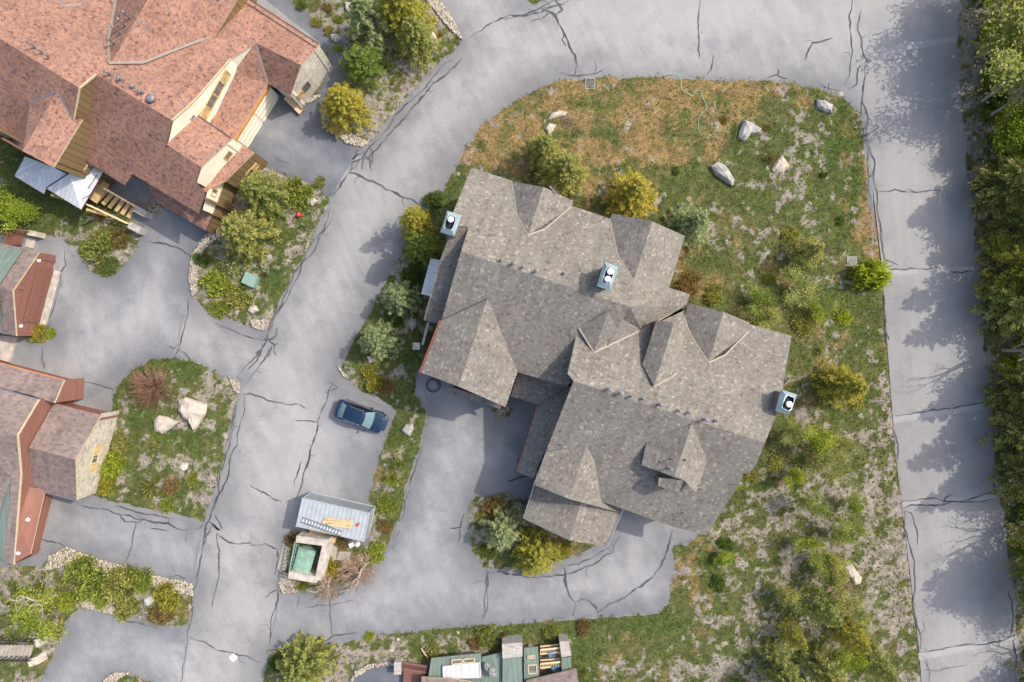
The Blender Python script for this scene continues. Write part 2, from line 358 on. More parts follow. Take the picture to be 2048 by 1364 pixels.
def fields(X, Y):
    px = X/K0+1024; py = 682-Y/K0
    wsum = np.full(X.shape, .06); d = wsum*.35; l = wsum*.6; b = wsum*.35
    for (cx, cy, rx, ry, D, L, B) in FLD:
        q = ((px-cx)/rx)**2+((py-cy)/ry)**2; w_ = np.exp(-q*.9); wsum = wsum+w_; d = d+w_*D; l = l+w_*L; b = b+w_*B
    d /= wsum; l /= wsum; b /= wsum
    nb = fbm(X, Y, .9, 1, 5); n2 = fbm(X, Y, 2.2, 11, 3)
    bare = 1/(1+np.exp(-((b-.55)*1.25+(nb-.5)*2.0+(n2-.5)*1.8)*8))
    nd = fbm(X, Y, .8, 5, 5); dry = 1/(1+np.exp(-((d-.6)*1.7+(nd-.5)*2.2)*4))
    lush = np.clip(l*.6+fbm(X, Y, .9, 8, 5)*.9-.25, 0, 1)
    return dry, lush, bare
def gz(px_, py_):
    p = W(px_, py_, 0); return float(Z[min(max(np.searchsorted(gy, p.y), 0), Z.shape[0]-1), min(max(np.searchsorted(gx, p.x), 0), Z.shape[1]-1)])
def axis(lo, hi, step, far):
    a = list(np.arange(lo, hi+1e-6, step)); s = step; p = a[-1]; n = a[0]
    up = []; dn = []
    while p < far: s *= 1.5; p += s; n -= s; up.append(p); dn.append(n)
    return np.array(dn[::-1]+a+up)
gx = axis(-51, 52, .17, 900); gy = axis(-35, 35, .17, 900)
X, Y = np.meshgrid(gx, gy)
px = X/K0+1024; py = 682-Y/K0
sdf = np.full(X.shape, -1e9)
near = (np.abs(X) < 60) & (np.abs(Y) < 40)
for p in VEG: sdf = np.maximum(sdf, seg_sdf(px, py, p))
for p in HOLES: sdf = np.minimum(sdf, -seg_sdf(px, py, p))
out = np.maximum(np.maximum(-120-px, px-2160), np.maximum(-110-py, py-1470)); sdf = np.maximum(sdf, out)
sdf = sdf*K0 + (fbm(X, Y, 1.3, 21, 5)-.5)*.62
EDGE = sdf
hgt = np.clip(sdf/.5, -1, 1)*.06
rough_ = (fbm(X, Y, .9, 31, 4)-.5)*.16*np.clip(sdf/1.0, 0, 1)+np.clip(sdf/6, 0, 1)*.18
Z = np.where(near | (sdf > 0), hgt+rough_, 0.05)
DRY, LUSH, BARE = fields(X, Y)
far_ = np.clip((np.maximum(np.abs(X)-53, np.abs(Y)-36.5))/3, 0, 1); DRY = DRY*(1-far_)+.3*far_; LUSH = LUSH*(1-far_)+.55*far_; BARE = BARE*(1-far_)+.3*far_
ny, nx = X.shape
vv = np.stack([X, Y, Z], -1).reshape(-1, 3)
idx = np.arange(nx*ny).reshape(ny, nx)
ff = np.stack([idx[:-1, :-1], idx[:-1, 1:], idx[1:, 1:], idx[1:, :-1]], -1).reshape(-1, 4)
def np_mesh(name, v, f, mats, col=None, colname='Col', smooth=False):
    me = bpy.data.meshes.new(name); k = f.shape[1]
    me.vertices.add(len(v)); me.vertices.foreach_set('co', v.astype(np.float32).ravel())
    me.loops.add(f.size); me.loops.foreach_set('vertex_index', f.astype(np.int32).ravel())
    me.polygons.add(len(f)); me.polygons.foreach_set('loop_start', np.arange(0, f.size, k, dtype=np.int32))
    me.polygons.foreach_set('loop_total', np.full(len(f), k, np.int32))
    if smooth: me.polygons.foreach_set('use_smooth', [True]*len(f))
    me.update(calc_edges=True); me.validate()
    if col is not None:
        if col.ndim == 1:
            a = me.attributes.new(colname, 'FLOAT', 'POINT'); a.data.foreach_set('value', col.astype(np.float32))
        else:
            a = me.color_attributes.new(colname, 'FLOAT_COLOR', 'POINT')
            a.data.foreach_set('color', np.concatenate([col, np.ones((len(col), 1))], 1).astype(np.float32).ravel())
    for m in (mats if isinstance(mats, list) else [mats]): me.materials.append(m)
    return me
def link(name, me, parent=None):
    o = bpy.data.objects.new(name, me); COL.objects.link(o)
    if parent: o.parent = parent
    return o
m, t, b = nodes('earth and grass', .95, .1); g = G(t)
at = g.n('Attribute', attribute_name='Col'); sp = g.n('SeparateColor'); g.l(at.outputs['Color'], sp.inputs[0]); P_ = g.pos()
fine = g.noise(P_, 5, 6, .7); fine2 = g.noise(P_, 14, 4, .7); mid = g.noise(P_, 1.3, 5, .6)
soil = g.ramp(fine2, [(.25, (.14, .115, .09)), (.5, (.29, .25, .215)), (.75, (.42, .375, .33))])
gr = g.ramp(g.math('ADD', g.math('MULTIPLY', sp.outputs[1], .6), g.math('MULTIPLY', fine, .5)), [(.25, (.16, .135, .07)), (.45, (.125, .127, .048)), (.65, (.095, .115, .036)), (.85, (.065, .105, .025))])
straw = g.ramp(fine2, [(.3, (.13, .095, .04)), (.5, (.25, .17, .07)), (.72, (.45, .31, .17))])
dm = g.ramp(g.math('ADD', sp.outputs[0], g.math('MULTIPLY', g.math('SUBTRACT', fine, .5), 1.6)), [(.3, 0.0), (.8, 1.0)])
c = g.mix(dm, gr, straw)
bm_ = g.ramp(g.math('ADD', sp.outputs[2], g.math('MULTIPLY', g.math('SUBTRACT', fine, .5), 1.8)), [(.35, 0.0), (.7, 1.0)])
c = g.mix(bm_, c, soil)
c = g.mix(1, c, g.ramp(mid, [(.3, .72), (.7, 1.2)]), 'MULTIPLY')
c = g.mix(1, c, g.ramp(g.noise(P_, 3.2, 6, .75), [(.32, .62), (.68, 1.38)]), 'MULTIPLY')
c = g.mix(1, c, g.ramp(g.noise(P_, 25, 3, .7), [(.3, .6), (.7, 1.35)]), 'MULTIPLY')
g.l(c, b.inputs['Base Color']); g.bump(fine2, b, .8, .12)
ground_mat = m
gme = np_mesh('ground', vv, ff, ground_mat, np.stack([DRY, LUSH, BARE], -1).reshape(-1, 3), smooth=True)
tag(link('ground', gme), kind='structure')
# ---------------- asphalt ----------------
def asphalt(name, c0, c1, c2, stretch=None, ang=0, blue=(.19, .193, .205)):
    m, t, b = nodes(name, .9, .2); g = G(t); P_ = g.pos()
    if ang:
        vr = g.n('VectorRotate'); vr.inputs['Angle'].default_value = ang; g.l(P_, vr.inputs['Vector']); Q = vr.outputs[0]
    else: Q = P_
    big = g.noise(P_, .09, 5, .6); st = g.noise(Q, .9, 5, .6, stretch or (1, 1, 1)); med = g.noise(P_, .35, 6, .65)
    c = g.ramp(g.math('ADD', g.math('MULTIPLY', big, .45), g.math('MULTIPLY', st, .55)), [(.32, c0), (.5, c1), (.66, c2)])
    c = g.mix(g.ramp(med, [(.48, 0.0), (.66, .75)]), c, blue)
    c = g.mix(1, c, g.ramp(g.noise(P_, 18, 4, .8), [(.3, .78), (.7, 1.18)]), 'MULTIPLY')
    c = g.mix(1, c, g.ramp(g.noise(P_, 5, 5, .8), [(.3, .9), (.7, 1.08)]), 'MULTIPLY')
    wa = g.n('Attribute', attribute_name='Col'); ws = g.n('SeparateColor'); g.l(wa.outputs['Color'], ws.inputs[0])
    c = g.mix(g.math('MULTIPLY', ws.outputs[0], .68), c, tuple(x*.66 for x in blue[:2])+(blue[2]*.66,))
    c = g.mix(g.math('MULTIPLY', ws.outputs[1], .55), c, (.37, .362, .355))
    c = g.mix(g.ramp(g.noise(P_, 1.7, 6, .75), [(.68, 0.0), (.75, .35)]), c, (.44, .43, .42))
    g.l(c, b.inputs['Base Color']); g.bump(g.noise(P_, 40, 2), b, .3, .01)
    return m
A_main = asphalt('aged asphalt', (.235, .230, .230), (.29, .284, .282), (.335, .328, .322), (.25, 1.3, 1), rad(65))
A_street = asphalt('street asphalt', (.262, .252, .25), (.29, .28, .275), (.318, .308, .30), (2.2, .06, 1), rad(-4), (.225, .222, .228))
A_drive = asphalt('driveway asphalt', (.20, .20, .21), (.262, .262, .268), (.33, .325, .325), (.5, 1, 1), rad(70), (.17, .18, .20))
A_dark = asphalt('dark asphalt', (.13, .14, .16), (.18, .19, .21), (.24, .245, .26), (.6, 1, 1), rad(30), (.12, .13, .155))
A_pale = asphalt('pale patch', (.30, .295, .295), (.335, .33, .33), (.37, .365, .36), None, 0, (.30, .30, .31))
from mathutils.geometry import delaunay_2d_cdt
STAINS = [(690,1035,60,40,.8),(560,1110,30,90,.7),(470,250,70,60,.4),(950,270,50,40,.5),(880,330,40,50,.5),(850,790,60,50,.4),(660,740,50,60,.6),(700,920,60,30,.35),(560,190,50,50,.6),(60,720,60,60,.5),(180,790,60,40,.8),(120,1010,50,40,.7),(380,560,40,80,.4),(500,700,60,40,.2),(640,1250,120,30,.5),(1250,1215,90,30,.5),(1300,1110,30,80,.4),(960,1120,30,60,.5),(130,1300,60,60,.6),(420,1150,40,180,.45),(450,880,40,160,.3),(800,230,30,90,.3),(1100,130,100,20,.35),(1690,170,30,40,.5),(330,740,120,20,.4),(830,900,20,120,.5),(1020,880,50,70,.5)]
def sheet(name, pts, z, mat, wear=1.0):
    """asphalt sheet with a fine mesh, so that real wear (dirt gathers towards the edges) can be stored on it"""
    P = [W(x, y, 0) for x, y in pts]; st = .55 if name in ('road', 'street') else .45
    xs = [p.x for p in P]; ys = [p.y for p in P]; gxx, gyy = np.meshgrid(np.arange(min(xs)+st/2, max(xs), st), np.arange(min(ys)+st/2, max(ys), st))
    ins = seg_sdf(gxx.ravel(), gyy.ravel(), [(p.x, p.y) for p in P]) > st*.35
    q = [Vector((a, b_)) for a, b_ in zip(gxx.ravel()[ins], gyy.ravel()[ins])]; n = len(P)
    r_ = delaunay_2d_cdt([Vector((p.x, p.y)) for p in P]+q, [(i, (i+1) % n) for i in range(n)], [], 1, 1e-5)
    V = np.array([(v.x, v.y, z) for v in r_[0]]); Fs = np.array([list(f) for f in r_[2]]); a, b_, c_ = V[Fs[:, 0]], V[Fs[:, 1]], V[Fs[:, 2]]
    fl = ((b_-a)[:, 0]*(c_-a)[:, 1]-(b_-a)[:, 1]*(c_-a)[:, 0]) < 0; Fs[fl] = Fs[fl][:, ::-1]
    iy = np.clip(np.searchsorted(gy, V[:, 1]), 0, len(gy)-1); ix = np.clip(np.searchsorted(gx, V[:, 0]), 0, len(gx)-1); d = -EDGE[iy, ix]
    nz = fbm(V[:, 0], V[:, 1], .25, 41, 4); wv = np.clip(1-d/(1.2+3.2*nz), 0, 1)**1.3*(.45+.9*nz)*wear
    px_ = V[:, 0]/K0+1024; py_ = 682-V[:, 1]/K0; n2 = fbm(V[:, 0], V[:, 1], .6, 47, 4)
    for cx, cy, rx, ry, k in STAINS: wv = wv+k*np.exp(-((px_-cx)/rx)**2-((py_-cy)/ry)**2)*np.clip((n2-.25)*1.9, 0, 1.2)*(wear > .6)
    pale = np.clip((d-2.2)/3, 0, 1)*(.3+.7*fbm(V[:, 0], V[:, 1], .12, 51, 3))
    return tag(link(name, np_mesh(name, V, Fs, mat, np.stack([np.clip(wv, 0, 1), pale, 0*pale], -1))), kind='structure')
sheet('road', [(-110,-100),(1740,-100),(1745,300),(1760,1460),(-110,1460)], .020, A_main)
sheet('street', [(1706,-100),(1712,60),(1728,150),(1728,200),(1738,290),(1748,400),(1762,520),(1775,700),(1790,900),(1812,1080),(1838,1300),(1850,1460),(2150,1460),(2150,-100)], .024, A_street, .5)
for nm, pts, mt in (
 ('driveway', [(515,160),(590,190),(640,225),(690,282),(720,300),(690,345),(662,395),(560,350),(440,300)], A_dark),
 ('driveway', [(60,480),(115,480),(160,520),(280,400),(440,460),(375,600),(350,720),(240,760),(150,830),(0,735),(-60,700),(60,640)], A_drive),
 ('driveway', [(90,985),(250,1015),(408,1048),(385,1165),(230,1140),(60,1110)], A_drive),
 ('driveway', [(160,1210),(380,1260),(362,1400),(60,1400)], A_drive),
 ('driveway', [(665,770),(720,790),(790,822),(735,1010),(650,1020),(592,1000),(632,860)], A_drive),
 ('driveway', [(560,1180),(700,1160),(800,1060),(860,820),(835,740),(1060,740),(1300,1000),(1420,1060),(1350,1225),(1000,1250),(620,1295),(535,1300)], A_drive),
 ('walkway', [(520,-10),(575,-5),(650,55),(700,90),(705,130),(690,165),(655,200),(640,235),(600,210),(655,130),(640,85)], A_dark),
 ('walkway', [(690,1380),(705,1340),(740,1325),(870,1325),(870,1380)], A_dark)):
    sheet(nm, pts, {'walkway': .032}.get(nm, .028), mt)
for pts in ([(1738,128),(1765,100),(1800,88),(1912,72),(1912,84),(1805,102),(1775,112),(1750,135)],
            [(1778,540),(1948,532),(1949,542),(1779,552)], [(1786,832),(1975,806),(1976,818),(1788,846)],
            [(1803,1003),(1992,988),(1993,998),(1805,1014)], [(1836,1306),(2032,1272),(2034,1286),(1838,1320)]):
    sheet('road_patch', pts, .030, A_pale, .4)
# sealed cracks: thin ribbons of tar
CR = [
 '6 925,115 900,140 870,165 840,200 815,230 790,255 765,285 745,305 735,320','5 905,120 865,155 835,190 810,210 780,250 755,280 735,300 720,320 700,345 695,350',
 '5 715,300 705,320 725,305 740,320 745,342','5 728,312 725,340','5 738,290 747,305 745,325 732,312','7 697,345 745,362 770,378 800,392 840,410 848,416','6 720,318 705,325 700,345',
 '6 695,350 680,375 665,395','5 662,415 655,440 635,475 615,500 600,530 585,560 570,590 552,625 538,660 530,690 510,715 490,735 475,755','4 668,420 665,440 650,460 630,500 610,520 600,545 580,580 560,620 545,650 540,665',
 '6 520,680 540,680 552,672 555,655','5 530,675 550,690 558,685','5 525,700 515,720 500,735 495,740','5 540,695 535,710 520,730 505,750 492,768','4 548,690 552,712','6 535,665 522,700 512,708','4 475,752 487,765','4 545,690 535,715',
 '5 430,645 450,655 480,668 518,678','5 378,593 372,640 365,670 358,700 345,718','4 358,700 375,712 382,722','4 337,692 355,697','5 482,788 520,793 560,805 590,808 612,817',
 '5 490,790 480,850 460,920 445,980 425,1020 410,1060 405,1100 395,1150 385,1230 375,1290 362,1364','4 475,790 462,860 450,920 437,970 430,1010 420,1040','4 470,800 468,850 455,880',
 '6 430,1030 445,1058','6 418,1042 440,1060 425,1050 408,1075','5 435,1065 440,1100 437,1115 440,1125','5 435,1068 455,1083 480,1088 520,1090','5 443,1105 432,1180 425,1213','5 415,1055 408,1090 412,1062',
 '6 155,1005 210,1018 250,1030 300,1042 370,1060 400,1055 408,1052','5 230,1012 290,1028 340,1038','5 235,1025 250,1043 275,1045 295,1037','5 272,1045 265,1080 255,1115 250,1125','5 80,1078 110,1085 130,1093','5 95,1000 85,1050 70,1100','4 300,1056 335,1062','4 375,1060 373,1085',
 '5 500,970 520,982 540,992 563,1003','6 665,765 650,810 640,830 635,855 628,880 610,940 598,985 590,1000','4 603,920 595,950 588,970','4 588,838 610,841 638,846','4 650,785 675,775 662,765 650,764',
 '5 500,1090 530,1087 555,1098 558,1120 550,1150','5 556,1175 545,1230 540,1290','5 657,1165 660,1200 662,1240 665,1270','4 610,1215 650,1210 680,1205 708,1202','4 650,1192 690,1183','4 670,1180 710,1175','4 648,1282 670,1270 718,1265','4 530,1195 556,1180','4 596,1215 600,1190',
 '6 973,1140 972,1180 970,1220 965,1240','4 977,1142 974,1190 968,1235','6 975,1145 1020,1148 1070,1155 1127,1150 1185,1130 1225,1105 1240,1070','4 1130,1130 1180,1118 1210,1100 1225,1090',
 '8 1127,1130 1132,1170 1145,1200 1152,1205','8 1150,1203 1165,1198 1180,1203 1195,1222','6 1145,1232 1152,1203','7 1345,1060 1335,1100 1320,1135 1290,1165 1250,1195 1200,1222 1193,1225','4 920,1055 915,1085','4 898,1056 925,1055','4 928,1025 920,1055',
 '4 842,900 830,940 818,975','4 820,980 808,1030 805,1045','4 800,1060 785,1098','4 800,1005 788,1050','5 1010,40 1060,30 1100,15 1140,0','8 1085,20 1110,30 1125,60 1135,80 1150,110 1150,150','5 940,75 985,45 1020,30 1090,10 1120,0','5 1060,45 1100,25 1080,15','5 1120,145 1150,152 1190,148 1210,138','6 1110,0 1125,20 1105,35',
 '5 1400,0 1396,40 1398,85 1400,115','5 1428,108 1425,125 1415,150','5 1610,120 1620,95 1625,85 1660,78 1665,75','4 1535,157 1555,150 1575,158','4 1555,150 1557,138','4 1645,172 1660,178 1680,182','4 1658,165 1657,180',
 '5 1705,0 1700,60 1705,100 1700,130 1690,170','5 1722,20 1715,60 1725,100 1735,125','6 1738,118 1728,135 1727,170 1735,240 1740,300 1748,340 1755,400 1758,440 1765,500 1770,520 1795,530','5 1720,130 1712,170 1695,180','4 1725,170 1722,210 1730,280 1735,340 1742,400 1740,420',
 '5 1757,383 1790,379 1840,384 1880,382','5 1775,540 1830,537 1880,534','5 1900,543 1945,541','6 1768,590 1772,640 1775,690','6 1772,655 1778,680','5 1790,832 1850,824 1910,816 1972,804','4 1788,860 1795,920','5 1803,1003 1870,996 1990,984','5 1806,1016 1880,1010 1990,997','4 1885,1010 1890,996 1905,990',
 '5 1808,1020 1815,1080 1830,1180 1840,1300','4 1810,1022 1822,1025 1835,1090','5 1836,1304 1900,1294 2030,1268','4 1845,1340 1900,1335 1930,1330','4 1848,1320 1860,1345 1860,1400','4 1995,930 1985,960 1990,985','5 1965,770 1972,805','4 2015,1180 2020,1270','5 2025,1280 2030,1340',
 '6 300,483 340,492 380,510','5 130,500 133,530 120,545 115,590 100,635','5 85,695 90,740','4 240,1240 270,1243 315,1258','5 380,1275 430,1298 465,1305 520,1325','5 160,765 200,770 230,778','4 545,312 560,322 580,328','4 927,290 945,297','4 935,285 930,300','4 335,1158 355,1150 375,1158','4 0,1085 0,1086',
]
def frac(pts, rough=.09, it=4, seed=1):
    rr = random.Random(seed)
    for k in range(it):
        q = [pts[0]]
        for a, b_ in zip(pts, pts[1:]):
            d = b_-a; L = d.length
            if L > .25:
                n = Vector((-d.y, d.x, 0)); q.append((a+b_)/2+n*rr.uniform(-rough, rough))
            q.append(b_)
        pts = q; rough *= .9
    return pts
mb = MB()
for i, s in enumerate(CR):
  a = s.split(); wd = float(a[0])*.0235
  P = [Vector((*W(*map(float, q.split(',')), 0)[:2], 0)) for q in a[1:]]
  P = frac(P, .10, 4, i)
  LST = [(P, wd*1.22)]
  for k in range(int(len(P)/22)):
    if wd > .05 and len(P) > 12:
            q0 = P[R.randrange(4, len(P)-4)]; a_ = R.uniform(0, 6.28); L_ = R.uniform(.3, 1.3)
            LST.append((frac([q0, q0+Vector((math.cos(a_), math.sin(a_), 0))*L_*.5, q0+Vector((math.cos(a_+.5), math.sin(a_+.5), 0))*L_], .08, 3, i*7+k), wd*.38))
  for P, wd in LST:
    N = len(P)
    zz = .040+.0006*(i % 9); ph = R.random()*9; V = []
    for j, p in enumerate(P):
        d = (P[min(j+1, N-1)]-P[max(j-1, 0)])
        if d.length < 1e-5: d = Vector((1, 0, 0))
        d.normalize(); n = Vector((-d.y, d.x, 0))
        t_ = j/(N-1); k = wd/2*float(.3+1.0*vn(np.array(j*.3), np.array(ph), 1.0))*(min(1, .35+4*t_, .35+4*(1-t_)))
        V += [Vector((p.x, p.y, zz))-n*k, Vector((p.x, p.y, zz))+n*k]
    for j in range(N-1): mb.add([V[2*j], V[2*j+2], V[2*j+3], V[2*j+1]], [[0, 1, 2, 3]])
tar = asphalt('crack tar', (.05, .052, .06), (.07, .072, .08), (.095, .097, .105))
tag(mb.build('road_crack_sealing', tar), kind='structure')
# ---------------- buildings ----------------
TRI = []                       # top faces of the roofs of the building being made
def roof(name, pts, mats, parent, thick=.2):
    """pts: world vectors round one roof slope (may be slightly bent)"""
    mb = MB(); n = len(pts)
    cr = sum(pts[i].x*pts[(i+1) % n].y-pts[(i+1) % n].x*pts[i].y for i in range(n))
    if cr < 0: pts = pts[::-1]
    dn = Vector((0, 0, thick))
    for t in tessellate_polygon([[Vector((p.x, p.y, 0)) for p in pts]]):
        a, b_, c_ = [pts[i] for i in t]; nn = (b_-a).cross(c_-a)
        if nn.length < 1e-6: continue
        if nn.z < 0: b_, c_ = c_, b_; nn = -nn
        nn.normalize(); u = Vector((0, 0, 1)).cross(nn); u = u.normalized() if u.length > 1e-3 else Vector((1, 0, 0)); v = nn.cross(u)
        uv = [(p.dot(u), p.dot(v)) for p in (a, b_, c_)]
        mb.add([a, b_, c_], [[0, 1, 2]], [uv], 0); mb.add([a-dn, c_-dn, b_-dn], [[0, 1, 2]], None, 1); TRI.append((a.copy(), b_.copy(), c_.copy()))
    for i in range(n):
        a, b_ = pts[i], pts[(i+1) % n]; mb.quad(a-dn, b_-dn, b_, a, 1)
    return mb.build(name, mats, parent)
def ribbon(name, pts, wd, mat, parent, lift=.03, th=.03):
    mb = MB()
    for a, b_ in zip(pts, pts[1:]): mb.bar(a+Vector((0, 0, lift)), b_+Vector((0, 0, lift)), wd, th)
    return mb.build(name, mat, parent)
def inward(a, b_, inside, inset):
    d = b_-a; n = Vector((-d.y, d.x, 0)).normalized()
    if n.dot(inside-a) < 0: n = -n
    return n*inset, n
def wall(name, pts, zb, inside, mat, parent, inset=.3, top=.12, th=.18):
    """a vertical wall under a roof edge pts (world) down to zb; inside = world point on the house side"""
    mb = MB(); out = []
    for a, b_ in zip(pts, pts[1:]):
        o_, n = inward(a, b_, inside, inset)
        A = Vector((a.x+o_.x, a.y+o_.y, a.z-top)); B = Vector((b_.x+o_.x, b_.y+o_.y, b_.z-top)); z0 = zb if isinstance(zb, (int, float)) else None
        za, zb2 = (zb, zb) if z0 is not None else zb
        A0 = Vector((A.x, A.y, za)); B0 = Vector((B.x, B.y, zb2)); t_ = n*th
        if (B0-A0).cross(A-A0).dot(n) > 0: A, B, A0, B0 = B, A, B0, A0
        mb.quad(A0, B0, B, A); mb.quad(B0+t_, A0+t_, A+t_, B+t_); mb.quad(A, B, B+t_, A+t_); mb.quad(A0, A, A+t_, A0+t_); mb.quad(B, B0, B0+t_, B+t_)
        out.append((A, B, -n))
    mb.build(name, mat, parent); return out
def footprint_walls(name, pts, mat, parent, zb=0.0, gap=.22):
    """walls round a footprint, each rising to the underside of the roof above it"""
    bvh = BVHTree.FromPolygons([v for t in TRI for v in t], [(3*i, 3*i+1, 3*i+2) for i in range(len(TRI))])
    mb = MB(); n = len(pts); cen = sum(pts, Vector())/n
    def pull(p):
        p = Vector((p.x, p.y, 0))
        for q in range(14):
            if bvh.ray_cast(Vector((p.x, p.y, 50)), Vector((0, 0, -1)))[0]: break
            d = cen-p; d.z = 0; p = p+d.normalized()*.22
        return p
    pts = [pull(p) for p in pts]
    for i in range(n):
        a = pts[i]; b_ = pts[(i+1) % n]; L = (b_-a).length; k = max(1, int(L/.45)); prev = None
        for j in range(k+1):
            p = pull(a.lerp(b_, j/k)); z = None
            r = bvh.ray_cast(Vector((p.x, p.y, 50)), Vector((0, 0, -1)))
            z = r[0].z-gap if r[0] else 2.6
            if prev:
                q, zq = prev
                u0 = L*(j-1)/k; u1 = L*j/k
                mb.add([Vector((q.x, q.y, zb)), Vector((p.x, p.y, zb)), Vector((p.x, p.y, z)), Vector((q.x, q.y, zq))], [[0, 1, 2, 3]], [[(u0, zb), (u1, zb), (u1, z), (u0, zq)]])
            prev = (p, z)
    mb.build(name, mat, parent)
def window(frame, s, zc, w_, h, parent, fm='tan', name='window', shutter=None, bars=1):
    """frame=(A,B,normal outwards); s = metres along from A; zc = height of centre"""
    A, B, n = frame; d = Vector((B.x-A.x, B.y-A.y, 0)).normalized(); up = Vector((0, 0, 1))
    c = Vector((A.x, A.y, 0))+d*s+up*zc+n*.03; mb = MB()
    x, y = d*w_/2, up*h/2
    for a, b_ in ((c-x-y, c+x-y), (c+x-y, c+x+y), (c+x+y, c-x+y), (c-x+y, c-x-y)): mb.bar(a, b_, .08, .10, up=n)
    for k in range(bars): p = c+d*w_*((k+1)/(bars+1)-.5); mb.bar(p-y, p+y, .035, .06, up=n)
    f = mb.build(name, M[fm], parent)
    g_ = MB().quad(c-x-y, c+x-y, c+x+y, c-x+y); g_.build('pane', M['glass'], f)
    if shutter:
        for sg in shutter:
            q = c+d*sg*(w_/2+.38); mb = MB(); a = .32; y2 = up*(h/2)
            P = [q-d*a-y2, q+d*a-y2, q+d*a+y2, q-d*a+y2]
            mb.quad(*[p+n*.05 for p in P])
            for i in range(4): mb.bar(P[i]+n*.05, P[(i+1) % 4]+n*.05, .08, .1, up=n)
            mb.bar(P[0]+n*.08, P[2]+n*.08, .09, .06, up=n); mb.build('shutter', M['tan'], parent)
    return f
def vent(parent, pl, px, py, h=.45, r=.07, mat='pipe', cap=True):
    p = pl.at(px, py) if isinstance(pl, Plane) else pl
    mb = MB(); mb.tube([p-Vector((0, 0, .1)), p+Vector((0, 0, h))], r, 8)
    if cap: mb.tube([p+Vector((0, 0, h)), p+Vector((0, 0, h+.06)), p+Vector((0, 0, h+.14))], [r*1.9, r*1.9, r*.5], 8)
    mb.tube([p-Vector((0, 0, .05)), p+Vector((0, 0, .05))], r*2.2, 8)
    return mb.build('vent_pipe', M[mat], parent, smooth=False)
def chimney(parent, corners, z, zb, cowls, slot=(.30, .62)):
    P = [W(x, y, z) for x, y in corners]; c = sum(P, Vector())/4; rt = [c.lerp(p, .80) for p in P]
    mb = MB(); mb.prism([Vector((p.x, p.y, 0)) for p in rt], zb, z-.55); ch = mb.build('chimney', M['sid_grey'], parent)
    # hipped metal cap with a raised collar
    mb = MB(); lo = [Vector((p.x, p.y, z-.5)) for p in P]; hi = [Vector((c.lerp(p, .62).x, c.lerp(p, .62).y, z)) for p in P]
    lo2 = [Vector((p.x, p.y, z-.62)) for p in P]
    for i in range(4):
        j = (i+1) % 4; mb.quad(lo[i], lo[j], hi[j], hi[i]); mb.quad(lo2[i], lo2[j], lo[j], lo[i])
    a = (P[1]-P[0]); b_ = (P[2]-P[1]); 
    if a.length < b_.length: a, b_ = b_, a
    a = Vector((a.x, a.y, 0)).normalized(); b_ = Vector((-a.y, a.x, 0)); hw, hl = slot
    oc = []
    for k in range(16):
        t_ = 2*math.pi*k/16; x, y = math.cos(t_), math.sin(t_); x = math.copysign(abs(x)**.6, x); y = math.copysign(abs(y)**.6, y)
        oc.append(Vector((c.x, c.y, z))+a*x*hl+b_*y*hw)
    # flat deck between collar and octagonal recess
    hs = hi; n = 16
    def onsq(q):
        d = q-Vector((c.x, c.y, z)); u = d.dot((hi[1]-hi[0]).normalized()); v = d.dot((hi[2]-hi[1]).normalized())
        U = (hi[1]-hi[0]).length/2; V = (hi[2]-hi[1]).length/2; k = min(U/max(abs(u), 1e-6), V/max(abs(v), 1e-6))
        return Vector((c.x, c.y, z))+d*k
    out = [onsq(q) for q in oc]
    for i in range(n):
        j = (i+1) % n; mb.quad(oc[i], out[i], out[j], oc[j]); mb.quad(oc[i], oc[j], oc[j]-Vector((0, 0, .35)), oc[i]-Vector((0, 0, .35)), 1)
    mb.add([q-Vector((0, 0, .3)) for q in oc], [list(range(n))], None, 1)
    cap = mb.build('cap', [M['cap_metal'], M['cap_dark']], ch)
    for s in cowls:
        q = Vector((c.x, c.y, z-.28))+a*s; mb = MB(); mb.tube([q, q+Vector((0, 0, .42)), q+Vector((0, 0, .44)), q+Vector((0, 0, .56)), q+Vector((0, 0, .62))], [.15, .15, .24, .24, .06], 14); mb.build('cowl', M['cowl'], ch, smooth=False)
    return ch
RG = [M['roof_grey'], M['fascia_dark']]; RGr = [M['roof_grey'], M['fascia_red']]
# ===== the big grey shingled lodge in the middle =====
main = thing('lodge_house', 'large grey-brown shingled house with many gables and three metal-capped chimneys', 'house', W(1180, 760, 0))
ZR = 9.3; TA = .42
AN = ridge_plane((922,503), (1260,614), ZR, (1100,450), TA); AS = ridge_plane((922,503), (1260,614), ZR, (1050,700), TA)
BN = ridge_plane((1147,762), (1530,886), ZR, (1400,700), TA); BS = ridge_plane((1147,762), (1530,886), ZR, (1200,950), TA)
rA1, rA2 = W(922,503,ZR), W(1260,614,ZR); rB1, rB2 = W(1147,762,ZR), W(1530,886,ZR)
on = lambda pl, *pts: [pl.at(*p) for p in pts]
# slopes of the north-west wing
roof('roof', on(AN,(943,335),(1023,361),(1145,412),(1219,437),(1300,470)) + on(AN,(1267,561)) + [rA2, rA1] + on(AN,(937,455),(899,447),(908,420)), RG, main)
roof('roof', [rA1, rA2] + on(AS,(1200,720),(1132,773),(1035,744),(975,597),(883,640)), RGr, main)
zl = AN.at(937,455).z
LW = ridge_plane((937,455), (1000,475), zl, (850,640), TA)
roof('lower_roof', on(LW,(937,456),(899,448),(893,487),(878,525),(847,640),(868,646),(905,650),(945,530)), RGr, main)
def gable(front, back, zb_, left, right, nm='dormer_roof', mats=None, zf=None):
    """two slopes falling from a level ridge; left/right: lists of world vectors between back and front"""
    b_ = W(*back, zb_); f_ = W(*front, zf or zb_); mats = mats or RG
    roof(nm, [b_]+left+[f_], mats, main); roof(nm, [f_]+right[::-1]+[b_], mats, main)
    return b_, f_
up_ = Vector((0, 0, .02))
